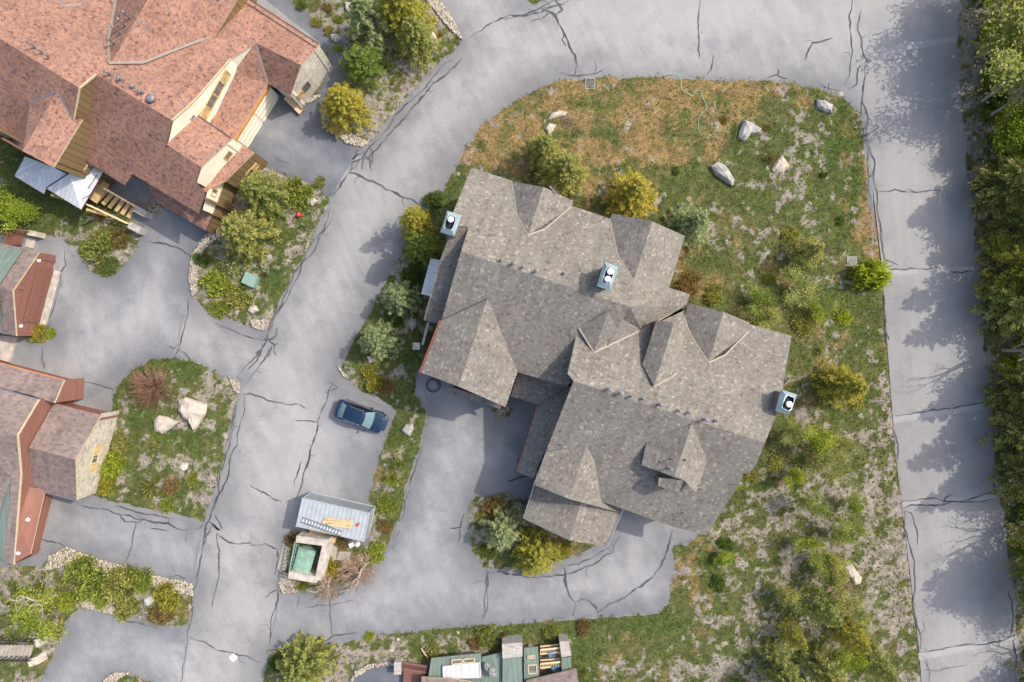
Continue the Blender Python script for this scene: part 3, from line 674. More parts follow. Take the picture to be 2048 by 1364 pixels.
# dormer 1, north
z1 = AN.at(1056,470).z; P1 = Plane(W(1056,470,z1), W(1087,374,z1), AN.at(1023,362)); P1r = Plane(W(1056,470,z1), W(1087,374,z1), AN.at(1143,413))
gable((1087,374), (1056,470), z1, on(AN,(1034,430))+[AN.at(1023,362)], on(AN,(1090,458),(1143,413))+[P1r.at(1146,401)])
ribbon('valley_flashing', on(AN,(1023,362),(1034,430),(1056,470),(1090,458),(1143,413)), .12, M['flash'], main)
wall('dormer_wall', [AN.at(1023,362), W(1087,374,z1), P1r.at(1146,401)], AN.at(1023,362).z-.4, W(1075,430,7), M['sid_grey'], main, .15)
# dormer 2, north-east
z2 = AN.at(1267,561).z; P2 = Plane(W(1267,561,z2), W(1305,443,z2), AN.at(1219,438))
f2, b2 = W(1305,443,z2), W(1267,561,z2)
roof('dormer_roof', [b2]+on(AN,(1235,510),(1219,438))+[P2.at(1225,427), f2], RG, main)
ribbon('valley_flashing', on(AN,(1219,438),(1235,510),(1267,561)), .12, M['flash'], main)
zE = z2-2.0
E1, E2, E3 = W(1370,472,zE), W(1338,576,zE), W(1380,588,zE-.5)
E4, E5, E6 = BN.at(1372,612), BN.at(1283,660), BN.at(1188,705)
roof('roof', [b2, f2, E1, E2, E3, E4, E5, E6, AS.at(1217,622), rA2], RG, main)
ribbon('valley_flashing', on(BN,(1188,705),(1283,660),(1345,625)), .12, M['flash'], main)
wall('dormer_wall', [P2.at(1225,427), f2, E1], 0, W(1290,520,7), M['sid_grey'], main, .35)
# little cricket between the wings
c1 = W(1217,622,AS.at(1217,622).z+.25); roof('dormer_roof', [c1]+on(AS,(1157,655))+[BN.at(1188,705)], RG, main)
roof('dormer_roof', [c1, BN.at(1188,705), AS.at(1237,663)], RG, main)
ribbon('valley_flashing', [AS.at(1157,655), BN.at(1188,705)], .13, M['flash'], main)
# south-west gable AG
zg = AS.at(975,597).z; ga, gf = W(975,597,zg), W(917,773,zg); v1, v2 = AS.at(883,640), AS.at(1035,744)
PL = Plane(ga, gf, v1); PR = Plane(ga, gf, v2)
roof('gable_roof', [ga, v1, PL.at(842,745), gf], RGr, main); roof('gable_roof', [ga, gf, PR.at(1011,814), v2, AS.at(990,632)], RGr, main)
wall('gable_wall', [PL.at(846,744), gf, PR.at(1009,812)], 0, W(940,700,5), M['sid_grey'], main, .55)
wall('gable_wall', [PR.at(1011,814), v2], 0, W(940,700,5), M['sid_grey'], main, .35)
ribbon('valley_flashing', [v1, ga], .10, M['fascia_dark'], main, .02)
pen = [W(897,772,3.3), W(1003,806,3.3), W(1001,818,2.9), W(893,784,2.9)]
roof('pent_roof', pen, RG, main, .15)
# BN
roof('roof', [rB2, rB1]+on(BN,(1135,747),(1156,655),(1188,705),(1283,660),(1366,622),(1372,612),(1583,672),(1565,780),(1553,830)), RG, main)
roof('roof', [rB1, rB2]+on(BS,(1512,930),(1498,947),(1488,945),(1475,975),(1412,1071),(1345,1053),(1203,1003),(1173,892),(1092,902)), RGr, main)
wall('dormer_wall', [BN.at(1156,655), BN.at(1135,747), rB1], 5.2, W(1250,760,8), M['sid_grey'], main, .3)
# dormer 3
z3 = BN.at(1417,725).z; b3, f3 = W(1417,725,z3), W(1447,624,z3); P3 = Plane(b3, f3, BN.at(1368,632)); P3r = Plane(b3, f3, BN.at(1497,663))
roof('dormer_roof', [b3]+on(BN,(1380,668),(1368,632))+[P3.at(1378,607), f3], RG, main); roof('dormer_roof', [b3, f3, P3r.at(1499,645)]+on(BN,(1497,663),(1450,710)), RG, main)
ribbon('valley_flashing', on(BN,(1368,632),(1380,668),(1417,725),(1450,710),(1497,663)), .12, M['flash'], main)
wall('dormer_wall', [P3.at(1378,607), f3, P3r.at(1499,645)], 0, W(1430,690,7), M['sid_grey'], main, .35)
# dormer 4 (raised, with a side wall in shade)
z4 = BN.at(1308,772).z+.3; b4, f4 = W(1308,772,z4), W(1348,645,z4); v4 = BN.at(1285,728); P4 = Plane(b4, f4, v4+Vector((0, 0, .25)))
roof('dormer_roof', [b4, P4.at(1285,728), P4.at(1313,640), f4], RG, main); roof('dormer_roof', [b4, f4]+on(BN,(1372,640),(1353,747)), RG, main)
wall('dormer_wall', [P4.at(1286,727), P4.at(1313,641)], 5.6, W(1340,700,7), M['sid_grey'], main, .1)
wall('dormer_wall', [P4.at(1313,641), f4, BN.at(1372,640)], 5.6, W(1325,740,7), M['sid_grey'], main, .15)
ribbon('valley_flashing', on(BN,(1283,729),(1308,773),(1353,747)), .14, M['flash'], main)
# south gable BG over BS
zq = BS.at(1173,892).z; b5, f5 = W(1173,892,zq), W(1138,998,zq); PG = Plane(b5, f5, BS.at(1092,903)); PGr = Plane(b5, f5, BS.at(1203,1003))
roof('gable_roof', [b5, BS.at(1092,903), PG.at(1067,969), f5], RG, main); roof('gable_roof', [b5, f5, PGr.at(1243,1026), BS.at(1203,1003), BS.at(1188,917)], RG, main)
wall('gable_wall', [PG.at(1067,969), f5, PGr.at(1243,1026)], 0, W(1170,930,7), M['sid_grey'], main, .7)
# big raised cross gable BD
zd = BS.at(1384,850).z+.12; b6, f6 = W(1384,848,zd), W(1348,954,zd); PD = Plane(b6, f6, BS.at(1293,884)); PDr = Plane(b6, f6, BS.at(1415,921))
roof('dormer_roof', [b6, PD.at(1293,884), PD.at(1283,930), f6], RG, main)
roof('dormer_roof', [b6, f6, PDr.at(1367,960), PDr.at(1392,985), BS.at(1415,921)], RG, main)
wall('dormer_wall', [PD.at(1293,884), PD.at(1283,930), f6, PDr.at(1367,960)], 6.0, W(1350,900,8), M['sid_grey'], main, .12)
s1 = W(1367,961,zd-.25); roof('dormer_roof', [s1, W(1318,955,zd-.75), W(1316,972,zd-.75), W(1357,986,zd-.3)], RG, main)
wall('dormer_wall', [W(1318,955,zd-.75), W(1316,972,zd-.75), W(1357,986,zd-.3)], 6.0, W(1350,965,8), M['sid_grey'], main, .08)
# low roofs round the courtyard and in front of the south gable
ribbon('gutter', [W(1037,748,3.95), W(1131,777,3.95)], .12, M['fascia_red'], main)
roof('lower_roof', [W(1038,742,4.3), W(1140,772,4.3), W(1075,809,3.3), W(1021,792,3.3)], RGr, main)
roof('lower_roof', [W(1150,768,4.45), W(1075,809,3.3), W(1033,943,3.3), W(1066,957,4.4)], RGr, main)
zb7 = 5.0; b7, f7 = W(1166,990,zb7), W(1139,1081,zb7)
roof('lower_roof', [b7, W(1075,960,3.9), W(1048,1038,3.9), f7], RG, main); roof('lower_roof', [b7, f7, W(1213,1093,3.9), W(1246,1014,3.9)], RG, main)
wall('gable_wall', [W(1048,1038,3.9), f7, W(1213,1093,3.9)], 0, W(1150,1020,4), M['sid_grey'], main, .5)
wall('lower_wall', [W(1213,1093,3.9), W(1246,1014,3.9)], 0, W(1150,1020,4), M['sid_grey'], main, .4)
wall('lower_wall', [W(1048,1038,3.9), W(1070,965,3.9)], 0, W(1150,1020,4), M['sid_grey'], main, .4)
ribbon('gutter', [W(1047,1037,3.95), W(1070,965,3.95)], .1, M['steel'], main, 0); ribbon('gutter', [W(1215,1093,3.95), W(1247,1016,3.95)], .1, M['steel'], main, 0)
wall('lower_wall', [W(1075,809,3.3), W(1033,943,3.3), W(1066,957,4.4)], 0, W(1090,880,3), M['sid_grey'], main, .4); wall('lower_wall', [W(1075,809,3.3), W(1021,792,3.3)], 0, W(1060,770,3), M['sid_grey'], main, .4)
ribbon('gutter', [W(1073,811,3.3), W(1032,943,3.3)], .09, M['fascia_red'], main, 0)
# rake board on the west side, awning and deck
ribbon('rake_board', [v1+Vector((-.1, 0, 0)), PL.at(842,745)+Vector((-.1, 0, 0))], .16, M['fascia_red'], main, .02)
aw = roof('awning', [W(879,520,3.6), W(861,517,3.2), W(842,588,3.2), W(861,593,3.6)], [M['white_metal'], M['fascia_tan']], main, .12)
mb = MB(); a, b_ = W(857,645,3.0), W(845,690,3.0); mb.bar(a, b_, .22, .25); mb.build('deck_beam', M['concrete'], main)
mb = MB(); p = W(842,692,0); mb.box((p.x, p.y, 1.5), (.5, .5, 3.0)); mb.box((p.x, p.y, 3.06), (.62, .62, .12)); mb.build('deck_post', M['concrete'], main)
for px_, py_, h_ in ((1003,521,.35),(1027,528,.55),(1046,535,.4),(1072,543,.5),(1128,547,.25)): vent(main, AN, px_, py_, h_, .07 if h_ < .5 else .1)
for px_, py_, h_ in ((1217,778,.55),(1240,786,.6),(1261,792,.5),(1285,797,.35),(1319,808,.55),(1356,821,.45),(1376,825,.45),(1408,838,.7),(1431,841,.3)): vent(main, BN, px_, py_, h_, .1 if h_ > .5 else .07)
vent(main, PD, 1343, 917, .7, .06); vent(main, PD, 1338, 936, .7, .08); vent(main, PDr, 1370, 919, .2, .05)
# antenna mast at dormer 1
p = W(1108,378,7.6); mb = MB(); mb.tube([p-Vector((0, 0, 1.6)), p], .04, 6); mb.bar(p+Vector((-.35, .25, 0)), p+Vector((.1, -.3, 0)), .07, .07); mb.tube([p, p+Vector((.35, -.3, .1))], .035, 6); mb.build('antenna_bracket', M['steel'], main)
chimney(main, [(893,419),(922,428),(907,471),(879,462)], 10.3, 0, [-.22], (.33, .55))
chimney(main, [(1211,522),(1239,532),(1223,580),(1195,571)], 11.2, 6, [-.3, .3], (.3, .66))
chimney(main, [(1568,780),(1600,790),(1583,831),(1556,823)], 9.6, 0, [.08], (.36, .58))
foot = [(955,352),(1143,422),(1226,450),(1300,470),(1350,490),(1322,580),(1360,600),(1366,628),(1478,660),(1566,690),(1546,790),(1500,930),(1465,960),(1403,1050),(1340,1038),(1205,990),(1088,955),(1098,900),(1150,760),(1120,762),(1035,735),(1000,725),(868,700),(900,640),(937,520),(922,475),(915,430)]
footprint_walls('wall', [W(x, y, 5.5) for x, y in foot], M['sid_grey'], main)
fw = [W(x, y, 5.5) for x, y in [(905,495),(868,630)]]
footprint_walls('lower_wall', [fw[0], fw[1], W(915,640,5), W(930,530,5)], M['sid_grey'], main)
# some windows on the sides the photograph only hints at
def side_windows(parent, p, q, inside, zs, n, fm='tan'):
    a, b_ = W(*p, 5.5), W(*q, 5.5); d = b_-a; nn = Vector((-d.y, d.x, 0)).normalized()
    if nn.dot(W(*inside, 5.5)-a) > 0: nn = -nn
    L = d.length
    for zc in zs:
        for k in range(n): window((a, b_, nn), L*(k+.5)/n, zc, 1.1, 1.2, parent, fm)
side_windows(main, (1566,690), (1546,790), (1400,800), (1.6, 4.2), 2)
side_windows(main, (1366,628), (1566,690), (1400,800), (1.6, 4.2), 4)
side_windows(main, (955,352), (1143,422), (1050,500), (1.6, 4.2), 4)
side_windows(main, (1340,1038), (1205,990), (1300,900), (4.3,), 3)
# garage doors of the lodge
for (p, q, ins) in (((1235,1000),(1335,1036),(1290,940)), ((900,775),(985,802),(940,700))):
    a, b_ = W(*p, 2.4), W(*q, 2.4); d = b_-a; nn = Vector((-d.y, d.x, 0)).normalized()
    if nn.dot(W(*ins, 2.4)-a) > 0: nn = -nn
    a0 = Vector((a.x, a.y, 0))+nn*.1; b0 = Vector((b_.x, b_.y, 0))+nn*.1
    mb = MB(); mb.quad(a0, b0, b0+Vector((0, 0, 2.3)), a0+Vector((0, 0, 2.3))); mb.build('garage_door', M['sid_brown'], main)
p = W(1478,965,4.2); mb = MB(); mb.box((p.x, p.y, p.z), (.35, .25, .5), -.3); mb.build('vent_hood', M['pipe'], main)

# ===== the rust-roofed house at the upper left =====
TRI.clear()
RR = [M['roof_red'], M['fascia_tan']]; RRd = [M['roof_red'], M['fascia_dark']]
uh = thing('rust_roofed_house', 'large house with rust red shingle roofs and cream gable walls in the upper left corner', 'house', W(300, 180, 0))
ZU = 9.0
UN = ridge_plane((193,149), (344,241), ZU, (420,60), .37); US = ridge_plane((193,149), (344,241), ZU, (250,300), .62)
u1, u2 = W(193,149,ZU), W(344,241,ZU)
ULr = ridge_plane((0,77), (159,176), ZU+.75, (60,260), .6)
n1 = W(159,176,ZU+.75); n0 = W(-90,21,ZU+.75)
roof('roof', [u1, u2]+on(UN,(390,200),(462,117),(511,85),(602,130),(638,88),(555,30),(488,-8),(430,-60),(-90,-60))+[n0, n1], RR, uh)
roof('roof', [u2, u1]+on(US,(182,185),(149,307),(250,370),(265,348),(397,427),(410,386),(391,364),(401,334),(333,289)), RRd, uh)
ribbon('gutter', on(US,(149,307),(250,370)), .12, M['fascia_dark'], uh, -.05)
ucr = ULr.at(115,182); ucf = W(45,302,ucr.z)
roof('roof', [n1, n0]+on(ULr,(-90,230),(20,276),(60,207),(115,182),(146,240)), RR, uh)
UCp = Plane(ucr, ucf, ULr.at(146,240)); UCl = Plane(ucr, ucf, ULr.at(60,207))
roof('gable_roof', [ucr, ucf, UCp.at(106,334), UCp.at(164,238), ULr.at(146,240)], RR, uh); roof('gable_roof', [ucr]+on(ULr,(60,207),(20,276))+on(UCl,(0,276))+[ucf], RR, uh)
ribbon('valley_flashing', [ULr.at(60,207), ucr, ULr.at(146,240)], .10, M['steel'], uh)
wall('gable_wall', [u1, n1, ULr.at(148,238)], 5.0, W(60,150,8), M['sid_brown'], uh, .12)
w1 = wall('wall', [UCp.at(164,238), UCp.at(106,334)], 0, W(60,250,5), M['sid_brown'], uh, .12)
wall('wall', [UCp.at(106,334), ucf, UCl.at(0,276), ULr.at(-90,230)], 0, W(40,200,5), M['sid_brown'], uh, .5)
ribbon('rake_board', [u1+Vector((0, 0, .05)), n1, ULr.at(148,238)], .10, M['fascia_tan'], uh, .02)
Lw = (w1[0][1]-w1[0][0]).length; A_, B_, N_ = w1[0]
window((A_, B_, N_), Lw*.80 if (A_-UCp.at(164,238)).length < 3 else Lw*.2, 4.0, .8, 1.0, uh, 'tan', shutter=[1])
# T gable on the north slope, with clerestory siding
tz = UN.at(222,126).z+.05; t1, t2 = W(222,126,tz), W(330,-60,tz+.1)
roof('gable_roof', [t1, t2, W(500,-60,UN.at(500,-60).z+2.4), W(471,5,UN.at(470,5).z+1.25), W(424,81,UN.at(424,81).z+.05)]+on(UN,(290,128)), RR, uh); roof('gable_roof', [t1]+on(UN,(218,80),(236,-30))+[W(240,-60,7), t2], RR, uh)
ribbon('valley_flashing', on(UN,(236,-10),(219,80),(220,127),(290,126),(345,104),(418,76)), .22, M['flash'], uh, .16)
wall('clerestory_wall', [W(424,81,UN.at(424,81).z+.12), W(471,5,UN.at(470,5).z+1.3), W(500,-60,UN.at(500,-60).z+2.45)], 3.0, W(380,20,6), M['sid_brown'], uh, .02)
# lower garage wing R1, RG, R2, R3
zR1 = 3.5
r1a, r1b = W(536,167,zR1), W(464,282,zR1)
topR1 = [W(405,245,4.5), W(466,145,4.75), UN.at(511,85)]
roof('garage_roof', [r1a, r1b]+topR1, RR, uh)
rgA, rgB = UN.at(511,85), UN.at(602,130)
roof('gable_roof', [rgA, rgB, W(581,190,zR1), r1a], RR, uh)
ribbon('ridge_flashing', [rgA, r1a], .17, M['flash'], uh)
ribbon('gutter', [r1a, W(581,190,zR1)], .1, M['fascia_dark'], uh); ribbon('gutter', on(UN,(488,-8),(638,88)), .1, M['fascia_dark'], uh)
ribbon('snow_guard', on(UN,(475,-5),(633,96)), .06, M['fascia_dark'], uh, .1)
ws = wall('stone_wall', [UN.at(638,88), rgB, W(581,190,zR1)], 0, W(540,120,4), M['stone'], uh, .1)
window(ws[1], (ws[1][1]-ws[1][0]).length*.5, 2.0, .8, .9, uh, 'fascia_dark', shutter=[-1])
wg = wall('garage_wall', [r1a, r1b], 0, W(470,200,3), M['cream'], uh, .25)
A_, B_, N_ = wg[0]; L = (B_-A_).length; d = (Vector((B_.x-A_.x, B_.y-A_.y, 0))).normalized()
mb = MB(); a = Vector((A_.x, A_.y, 2.85))+N_*.08; mb.bar(a, a+d*L, .25, .3, up=N_); mb.build('garage_trim', M['orange'], uh)
for k in range(2):
    a = Vector((A_.x, A_.y, 0))+d*(L*.06+k*L*.48)+N_*.04; mb = MB(); mb.quad(a, a+d*L*.42, a+d*L*.42+Vector((0, 0, 2.3)), a+Vector((0, 0, 2.3)))
    for q in range(4): mb.bar(a+Vector((0, 0, .1+q*.7))+N_*.02, a+d*L*.42+Vector((0, 0, .1+q*.7))+N_*.02, .06, .05, up=N_)
    mb.build('garage_door', M['cream'], uh)
wall('wall', [W(581,190,zR1), r1a], 0, W(540,120,4), M['cream'], uh, .3)
wall('gable_wall', [u2, US.at(334,289)], 5.5, W(300,200,8), M['cream'], uh, .05, .1)
wc = wall('gable_wall', [u2, UN.at(390,200), UN.at(462,117), UN.at(509,87)], 3.9, W(300,100,8), M['cream'], uh, .05, .1)
ribbon('rake_board', [u2, UN.at(390,200), UN.at(462,117)], .1, M['fascia_tan'], uh, .03)
A_, B_, N_ = wc[1]
if (Vector((A_.x, A_.y))-Vector((UN.at(390,200).x, UN.at(390,200).y))).length > 1: A_, B_ = B_, A_
dd = Vector((B_.x-A_.x, B_.y-A_.y, 0)).normalized(); up1 = Vector((0, 0, 1))
Fr = (A_, B_, N_)
for s_ in (.75, 1.95): window(Fr, s_, 5.85, 1.12, 1.1, uh, 'tan', bars=1)
for s_ in (-.35, 3.05):
    q = Vector((A_.x, A_.y, 5.85))+dd*s_+N_*.06; mb = MB(); P = [q-dd*.5-up1*.5, q+dd*.5-up1*.5, q+dd*.5+up1*.5, q-dd*.5+up1*.5]; mb.quad(*P)
    for i in range(4): mb.bar(P[i], P[(i+1) % 4], .09, .1, up=N_)
    mb.bar(P[0], P[2], .09, .08, up=N_); mb.build('shutter', M['tan'], uh)
A0_ = wc[0]
window(A0_, (A0_[1]-A0_[0]).length*.45, 6.9, .35, .35, uh, 'concrete', name='gable_vent')
r2a, r2b = US.at(333,289), US.at(401,334)
R2e1, R2e2 = W(393,229,r2a.z-1.5), W(463,277,r2b.z-1.5)
roof('lower_roof', [r2a, r2b, R2e2, R2e1], RR, uh); ribbon('gutter', [R2e1, R2e2], .12, M['fascia_dark'], uh, .04)
w2 = wall('gable_wall', [US.at(391,364), r2b, R2e2], 3.4, W(380,290,6), M['cream'], uh, .08)
window(w2[1], (w2[1][1]-w2[1][0]).length*.55, 5.0, .7, .85, uh, 'tan', bars=2)
wall('wall', [R2e1, R2e2], 3, W(380,290,6), M['cream'], uh, .4)
R3 = [W(391,367,5.1), W(421,336,5.0), W(433,343,4.75), W(485,290,3.8), W(508,305,3.8), W(449,363,4.5), W(411,384,5.0)]
roof('lower_roof', R3, RR, uh)
w3 = wall('wall', [W(508,305,3.8), W(449,363,4.5)], 0, W(450,320,3), M['sid_brown'], uh, .12)
window(w3[0], (w3[0][1]-w3[0][0]).length*.5, 1.7, .7, .8, uh, 'tan', shutter=[1])
a_, b_ = W(425,428,2.2), W(449,363,2.95)
wall('wall', [W(450,364,3.0), W(426,430,3.0)], 0, W(400,380,3), M['sid_brown'], uh, .0)
mb = MB()
B1, Bm, B2 = W(425,428,3.0), W(438,395,3.0), W(449,363,3.0)
mb.quad(B1, Bm, Bm+up1*2.3, B1+up1*1.9); mb.quad(Bm, B2, B2+up1*.9, Bm+up1*2.3); mb.build('gable_wall', M['cream'], uh)
dl = (B2-B1).normalized(); nn = Vector((-dl.y, dl.x, 0)); nn = nn if nn.x > 0 else -nn
window((B1, B2, nn), 1.75, 4.15, .6, .9, uh, 'tan')
roof('pent_roof', [W(290,364,3.0), W(403,418,3.0), W(425,430,2.7), W(411,461,2.3), W(315,405,2.3)], RRd, uh)
wall('wall', [US.at(265,348), US.at(397,427)], 0, W(330,300,5), M['sid_brown'], uh, 1.3)
wall('wall', [US.at(149,307), US.at(250,370)], 0, W(210,280,5), M['sid_brown'], uh, .9)
wall('wall', [W(425,430,2.7), W(411,461,2.3)], 0, W(380,400,2), M['sid_brown'], uh, .05)
wall('wall', on(UN,(488,-8),(638,88)), 0, W(520,80,3), M['stone'], uh, .5)
# porch roofs of pale metal
pz = 3.4
pa = W(138,348,pz+.9)
for nm, pts in (('porch_roof', [pa, W(155,316,pz+.5), W(206,344,pz), W(162,419,pz)]), ('porch_roof', [pa, W(162,419,pz), W(93,377,pz)]),
                ('porch_roof', [W(106,334,pz+.9), W(133,348,pz+.7), W(93,374,pz-.1), W(88,388,pz-.3), W(29,352,pz-.3)]), ('porch_roof', [W(106,334,pz+.9), W(29,352,pz-.3), W(50,313,pz+.2)])):
    roof(nm, pts, [M['white_metal'], M['fascia_red']], uh, .14)
for p in ((88,385),(160,415),(35,352)): q = W(*p, pz-.3); q = q*0.985; MB().box((q.x, q.y, 1.5), (.2, .2, 3.0)).build('porch_post', M['tan'], uh)
ribbon('snow_guard', [W(196,350,pz+.15), W(177,378,pz+.3)], .04, M['black'], uh, .1); ribbon('snow_guard', [W(186,388,pz+.15), W(166,398,pz+.2)], .04, M['black'], uh, .1)
for x_, y_, h_ in ((262,38,1.2),(252,52,1.2),(243,68,1.3),(231,88,1.0)): vent(uh, W(x_, y_, tz-.3), 0, 0, h_, .07)
for x_, y_, h_ in ((222,150,.7),(243,160,.5),(268,175,.35),(285,186,.5)): vent(uh, UN, x_, y_, h_, .08)
for x_, y_, h_ in ((75,97,.6),(90,108,.5),(103,117,.3)): vent(uh, UN.at(x_, y_)+Vector((0,0,.4)), 0, 0, h_, .05)
q = UN.at(306,200); mb = MB(); mb.tube([q, q+Vector((0, 0, .5))], .26, 14); mb.tube([q+Vector((0, 0, .5)), q+Vector((0, 0, .62))], [.34, .2], 14); mb.build('roof_ventilator', M['pipe'], uh)
mb = MB()
for a_, b_ in (((125,-20),(126,14)), ((126,14),(165,9)), ((165,9),(168,-20))): mb.bar(UN.at(*a_)+up1*.08, UN.at(*b_)+up1*.08, .2, .06)
mb.build('valley_flashing', M['flash'], uh)
# entry stairs with rails
stz = 1.5
st = thing('entry_stairs', 'tan timber entry stairs with railings and stone end pillars below the pale metal porch roof', 'stairs', W(225, 405, 0))
mb = MB(); a, b_ = W(172,408,stz+1.0), W(255,447,.9); mb.bar(a, b_, .12, .1); mb.bar(a-up1*.6, b_-up1*.6, .08, .08)
for k in range(9): q = a.lerp(b_, k/8); mb.bar(q-up1*.95, q, .07, .07, up=Vector((1, 0, 0)))
mb.build('railing', M['tan_l'], st)
mb = MB(); a, b_ = W(207,376,stz+1.0), W(275,415,.9); mb.bar(a, b_, .14, .1)
for k in range(9): q = a.lerp(b_, k/8); mb.bar(q-up1*.95, q, .07, .07, up=Vector((1, 0, 0)))
mb.build('railing', M['tan_l'], st)
for k in range(8):
    t_ = k/7; a = W(188,395,0).lerp(W(258,436,0), t_); b_ = W(212,374,0).lerp(W(272,412,0), t_); z = stz*(1-t_*.9)
    a.z = b_.z = z; MB().bar(a, b_, .36, .12).build('tread', M['tan'], st)
mb = MB(); mb.bar(W(180,398,stz), W(205,360,stz), 1.5, .1); mb.build('landing', M['tan'], st)
for p in ((280,422),(268,455)):
    q = W(*p, 1.1); MB().box((q.x, q.y, .55), (1.25, .65, 1.1), -.5, taper=.92).build('stone_pillar', M['stone_g'], st)

# ===== left edge: two red-brown walled houses =====
RT = [M['roof_taupe'], M['fascia_tan']]
TRI.clear()
vh = thing('garage_house', 'house with red-brown garage wall and pale green metal roof at the left edge', 'house', W(20, 580, 0))
k1, k2, k3 = W(77,505,2.5), W(25,582,4.3), W(32,672,2.5)
roof('roof', [k1, k2, W(-60,560,4.3), W(-60,480,2.5), W(8,488,2.45), W(50,497,2.5)], RT, vh); roof('roof', [k2, k3, W(-60,655,2.5), W(-60,560,4.3)], RT, vh)
roof('metal_roof', [W(7,494,2.62), W(46,500,2.68), W(-1,568,4.4), W(-60,552,4.5), W(-60,482,2.6)], [M['green_metal'], M['fascia_dark']], vh, .08)
roof('metal_roof', [W(-2,590,4.45), W(4,655,2.72), W(-60,640,2.6), W(-60,575,4.4)], [M['green_metal'], M['fascia_dark']], vh, .08)
wv = wall('gable_wall', [k1, k2, k3], 0, W(-40,580,3), M['sid_red'], vh, .06)
A_ = k1; B_ = k3; d = Vector((B_.x-A_.x, B_.y-A_.y, 0)); L = d.length; d.normalize(); nn = Vector((-d.y, d.x, 0)); nn = nn if nn.x > 0 else -nn
a = Vector((A_.x, A_.y, 0))+d*L*.17-nn*.02; MB().quad(a+nn*.06, a+nn*.06+d*L*.66, a+nn*.06+d*L*.66+up1*2.0, a+nn*.06+up1*2.0).build('garage_door', M['door_red'], vh)
mb = MB(); P = [a+nn*.1, a+nn*.1+d*L*.66]; mb.bar(P[0]+up1*2.05, P[1]+up1*2.05, .14, .06, up=nn)
for q in range(3): mb.bar(P[0]+d*L*.22*q+up1*.05, P[0]+d*L*.22*(q+1)+up1*1.95, .05, .05, up=nn)
mb.build('door_trim', M['sid_red'], vh)
MB().quad(a+nn*.1+up1*.06, a+nn*.75+up1*.06, a+nn*.75+d*L*.68+up1*.06, a+nn*.1+d*L*.68+up1*.06).build('apron', M['concrete'], vh)
for p in ((78,521),(42,652)): q = W(*p, 2.1); MB().tube([q, q+up1*.12, q+up1*.3], [.19, .17, .05], 10).build('wall_lamp', M['cowl'], vh)
window((k1+nn*-.06, k3, nn), L*.42, 3.4, .4, .4, vh, 'sid_red', name='gable_vent')
wall('wall', [k3, W(-60,655,2.5)], 0, W(-30,600,2), M['sid_red'], vh, .4); wall('wall', [k1, W(-60,480,2.5)], 0, W(-30,600,2), M['sid_red'], vh, .4)
wall('wall', [W(-60,480,2.5), W(-60,560,4.3), W(-60,655,2.5)], 0, W(0,580,3), M['sid_red'], vh, .1)
s0 = thing('side_step', 'short red-brown timber steps with pale stone pillar beside the green metal roof at left edge', 'stairs', W(35, 480, 0))
for k in range(6): MB().bar(W(16+6*k,462,1.0-.12*k), W(10+6*k,490,1.0-.12*k), .26, .1).build('tread', M['door_red'], s0)
q = W(66,467,.9); MB().box((q.x, q.y, .45), (1.1, .5, .9), -.2, taper=.93).build('stone_pillar', M['stone_b'], s0)
mb = MB(); mb.bar(W(12,457,1.7), W(58,462,1.1), .1, .1); mb.build('railing', M['door_red'], s0)
MB().box((W(62,486,0).x, W(62,486,0).y, .06), (.8, .9, .12), -.2).build('landing', M['concrete'], s0)

TRI.clear()
xh = thing('stone_gable_house', 'taupe-roofed house with a pale stone gable and red-brown walls at the lower left edge', 'house', W(60, 900, 0))
e1, e2, e3 = W(202,829,3.0), W(151,919,5.0), W(153,1001,3.0)
q1, q2, q3 = W(108,806,3.0), W(58,895,5.0), W(62,977,3.0)
roof('gable_roof', [q1, e1, e2, q2], RT, xh); roof('gable_roof', [q2, e2, e3, q3], RT, xh); ribbon('gutter', [q3, e3], .12, M['steel'], xh, 0); ribbon('gutter', [q1, e1], .12, M['fascia_red'], xh, 0)
wx = wall('stone_wall', [e1, e2, e3], 0, W(100,900,3), M['stone_b'], xh, .06)
d = Vector((e3.x-e1.x, e3.y-e1.y, 0)).normalized(); nn = Vector((-d.y, d.x, 0)); nn = nn if nn.x > 0 else -nn; L = (e3-e1).length
window((e1-nn*.06, e3, nn), L*.53, 2.0, .9, .9, xh, 'tan_l', shutter=[-1, 1])
wall('wall', [q3, e3], 0, W(110,900,3), M['stone_b'], xh, .35); wall('wall', [q1, e1], 0, W(110,900,3), M['sid_red'], xh, .35)
m1, m2, m3, m4 = W(78,799,4.9), W(35,871,6.6), W(42,948,5.2), W(28,1129,3.2)
roof('roof', [m1, m2, W(-70,840,6.6), W(-70,757,4.9)], RT, xh); roof('roof', [m2, m3, m4, W(8,1123,3.25), W(24,948,5.3), W(0,905,6.0), W(-70,880,6.3), W(-70,840,6.6)], RT, xh)
roof('roof', [W(24,948,5.3), W(0,905,6.0), W(-70,880,6.3), W(-70,1050,4.0), W(-2,1035,4.2)], RT, xh)
roof('metal_roof', [W(27,938,5.2), W(8,1123,3.25), W(-70,1105,2.6), W(-70,1040,4.0), W(-2,1037,4.15)], [M['green_metal'], M['fascia_dark']], xh, .1)
ribbon('valley_flashing', [W(-10,900,6.1), W(28,936,5.35), W(-2,1036,4.25)], .12, M['steel'], xh)
wm = wall('gable_wall', [m1, m2, m3, m4], 0, W(-20,900,4), M['sid_red'], xh, .05)
ribbon('rake_board', [m1, m2, m3, m4], .1, M['fascia_tan'], xh, .02); ribbon('gutter', [W(-70,757,4.95), m1], .12, M['steel'], xh, 0)
window((m1, W(m2.x and 35,871,4.9), nn), 1.6, 4.3, .8, 1.0, xh, 'tan_l', bars=1)
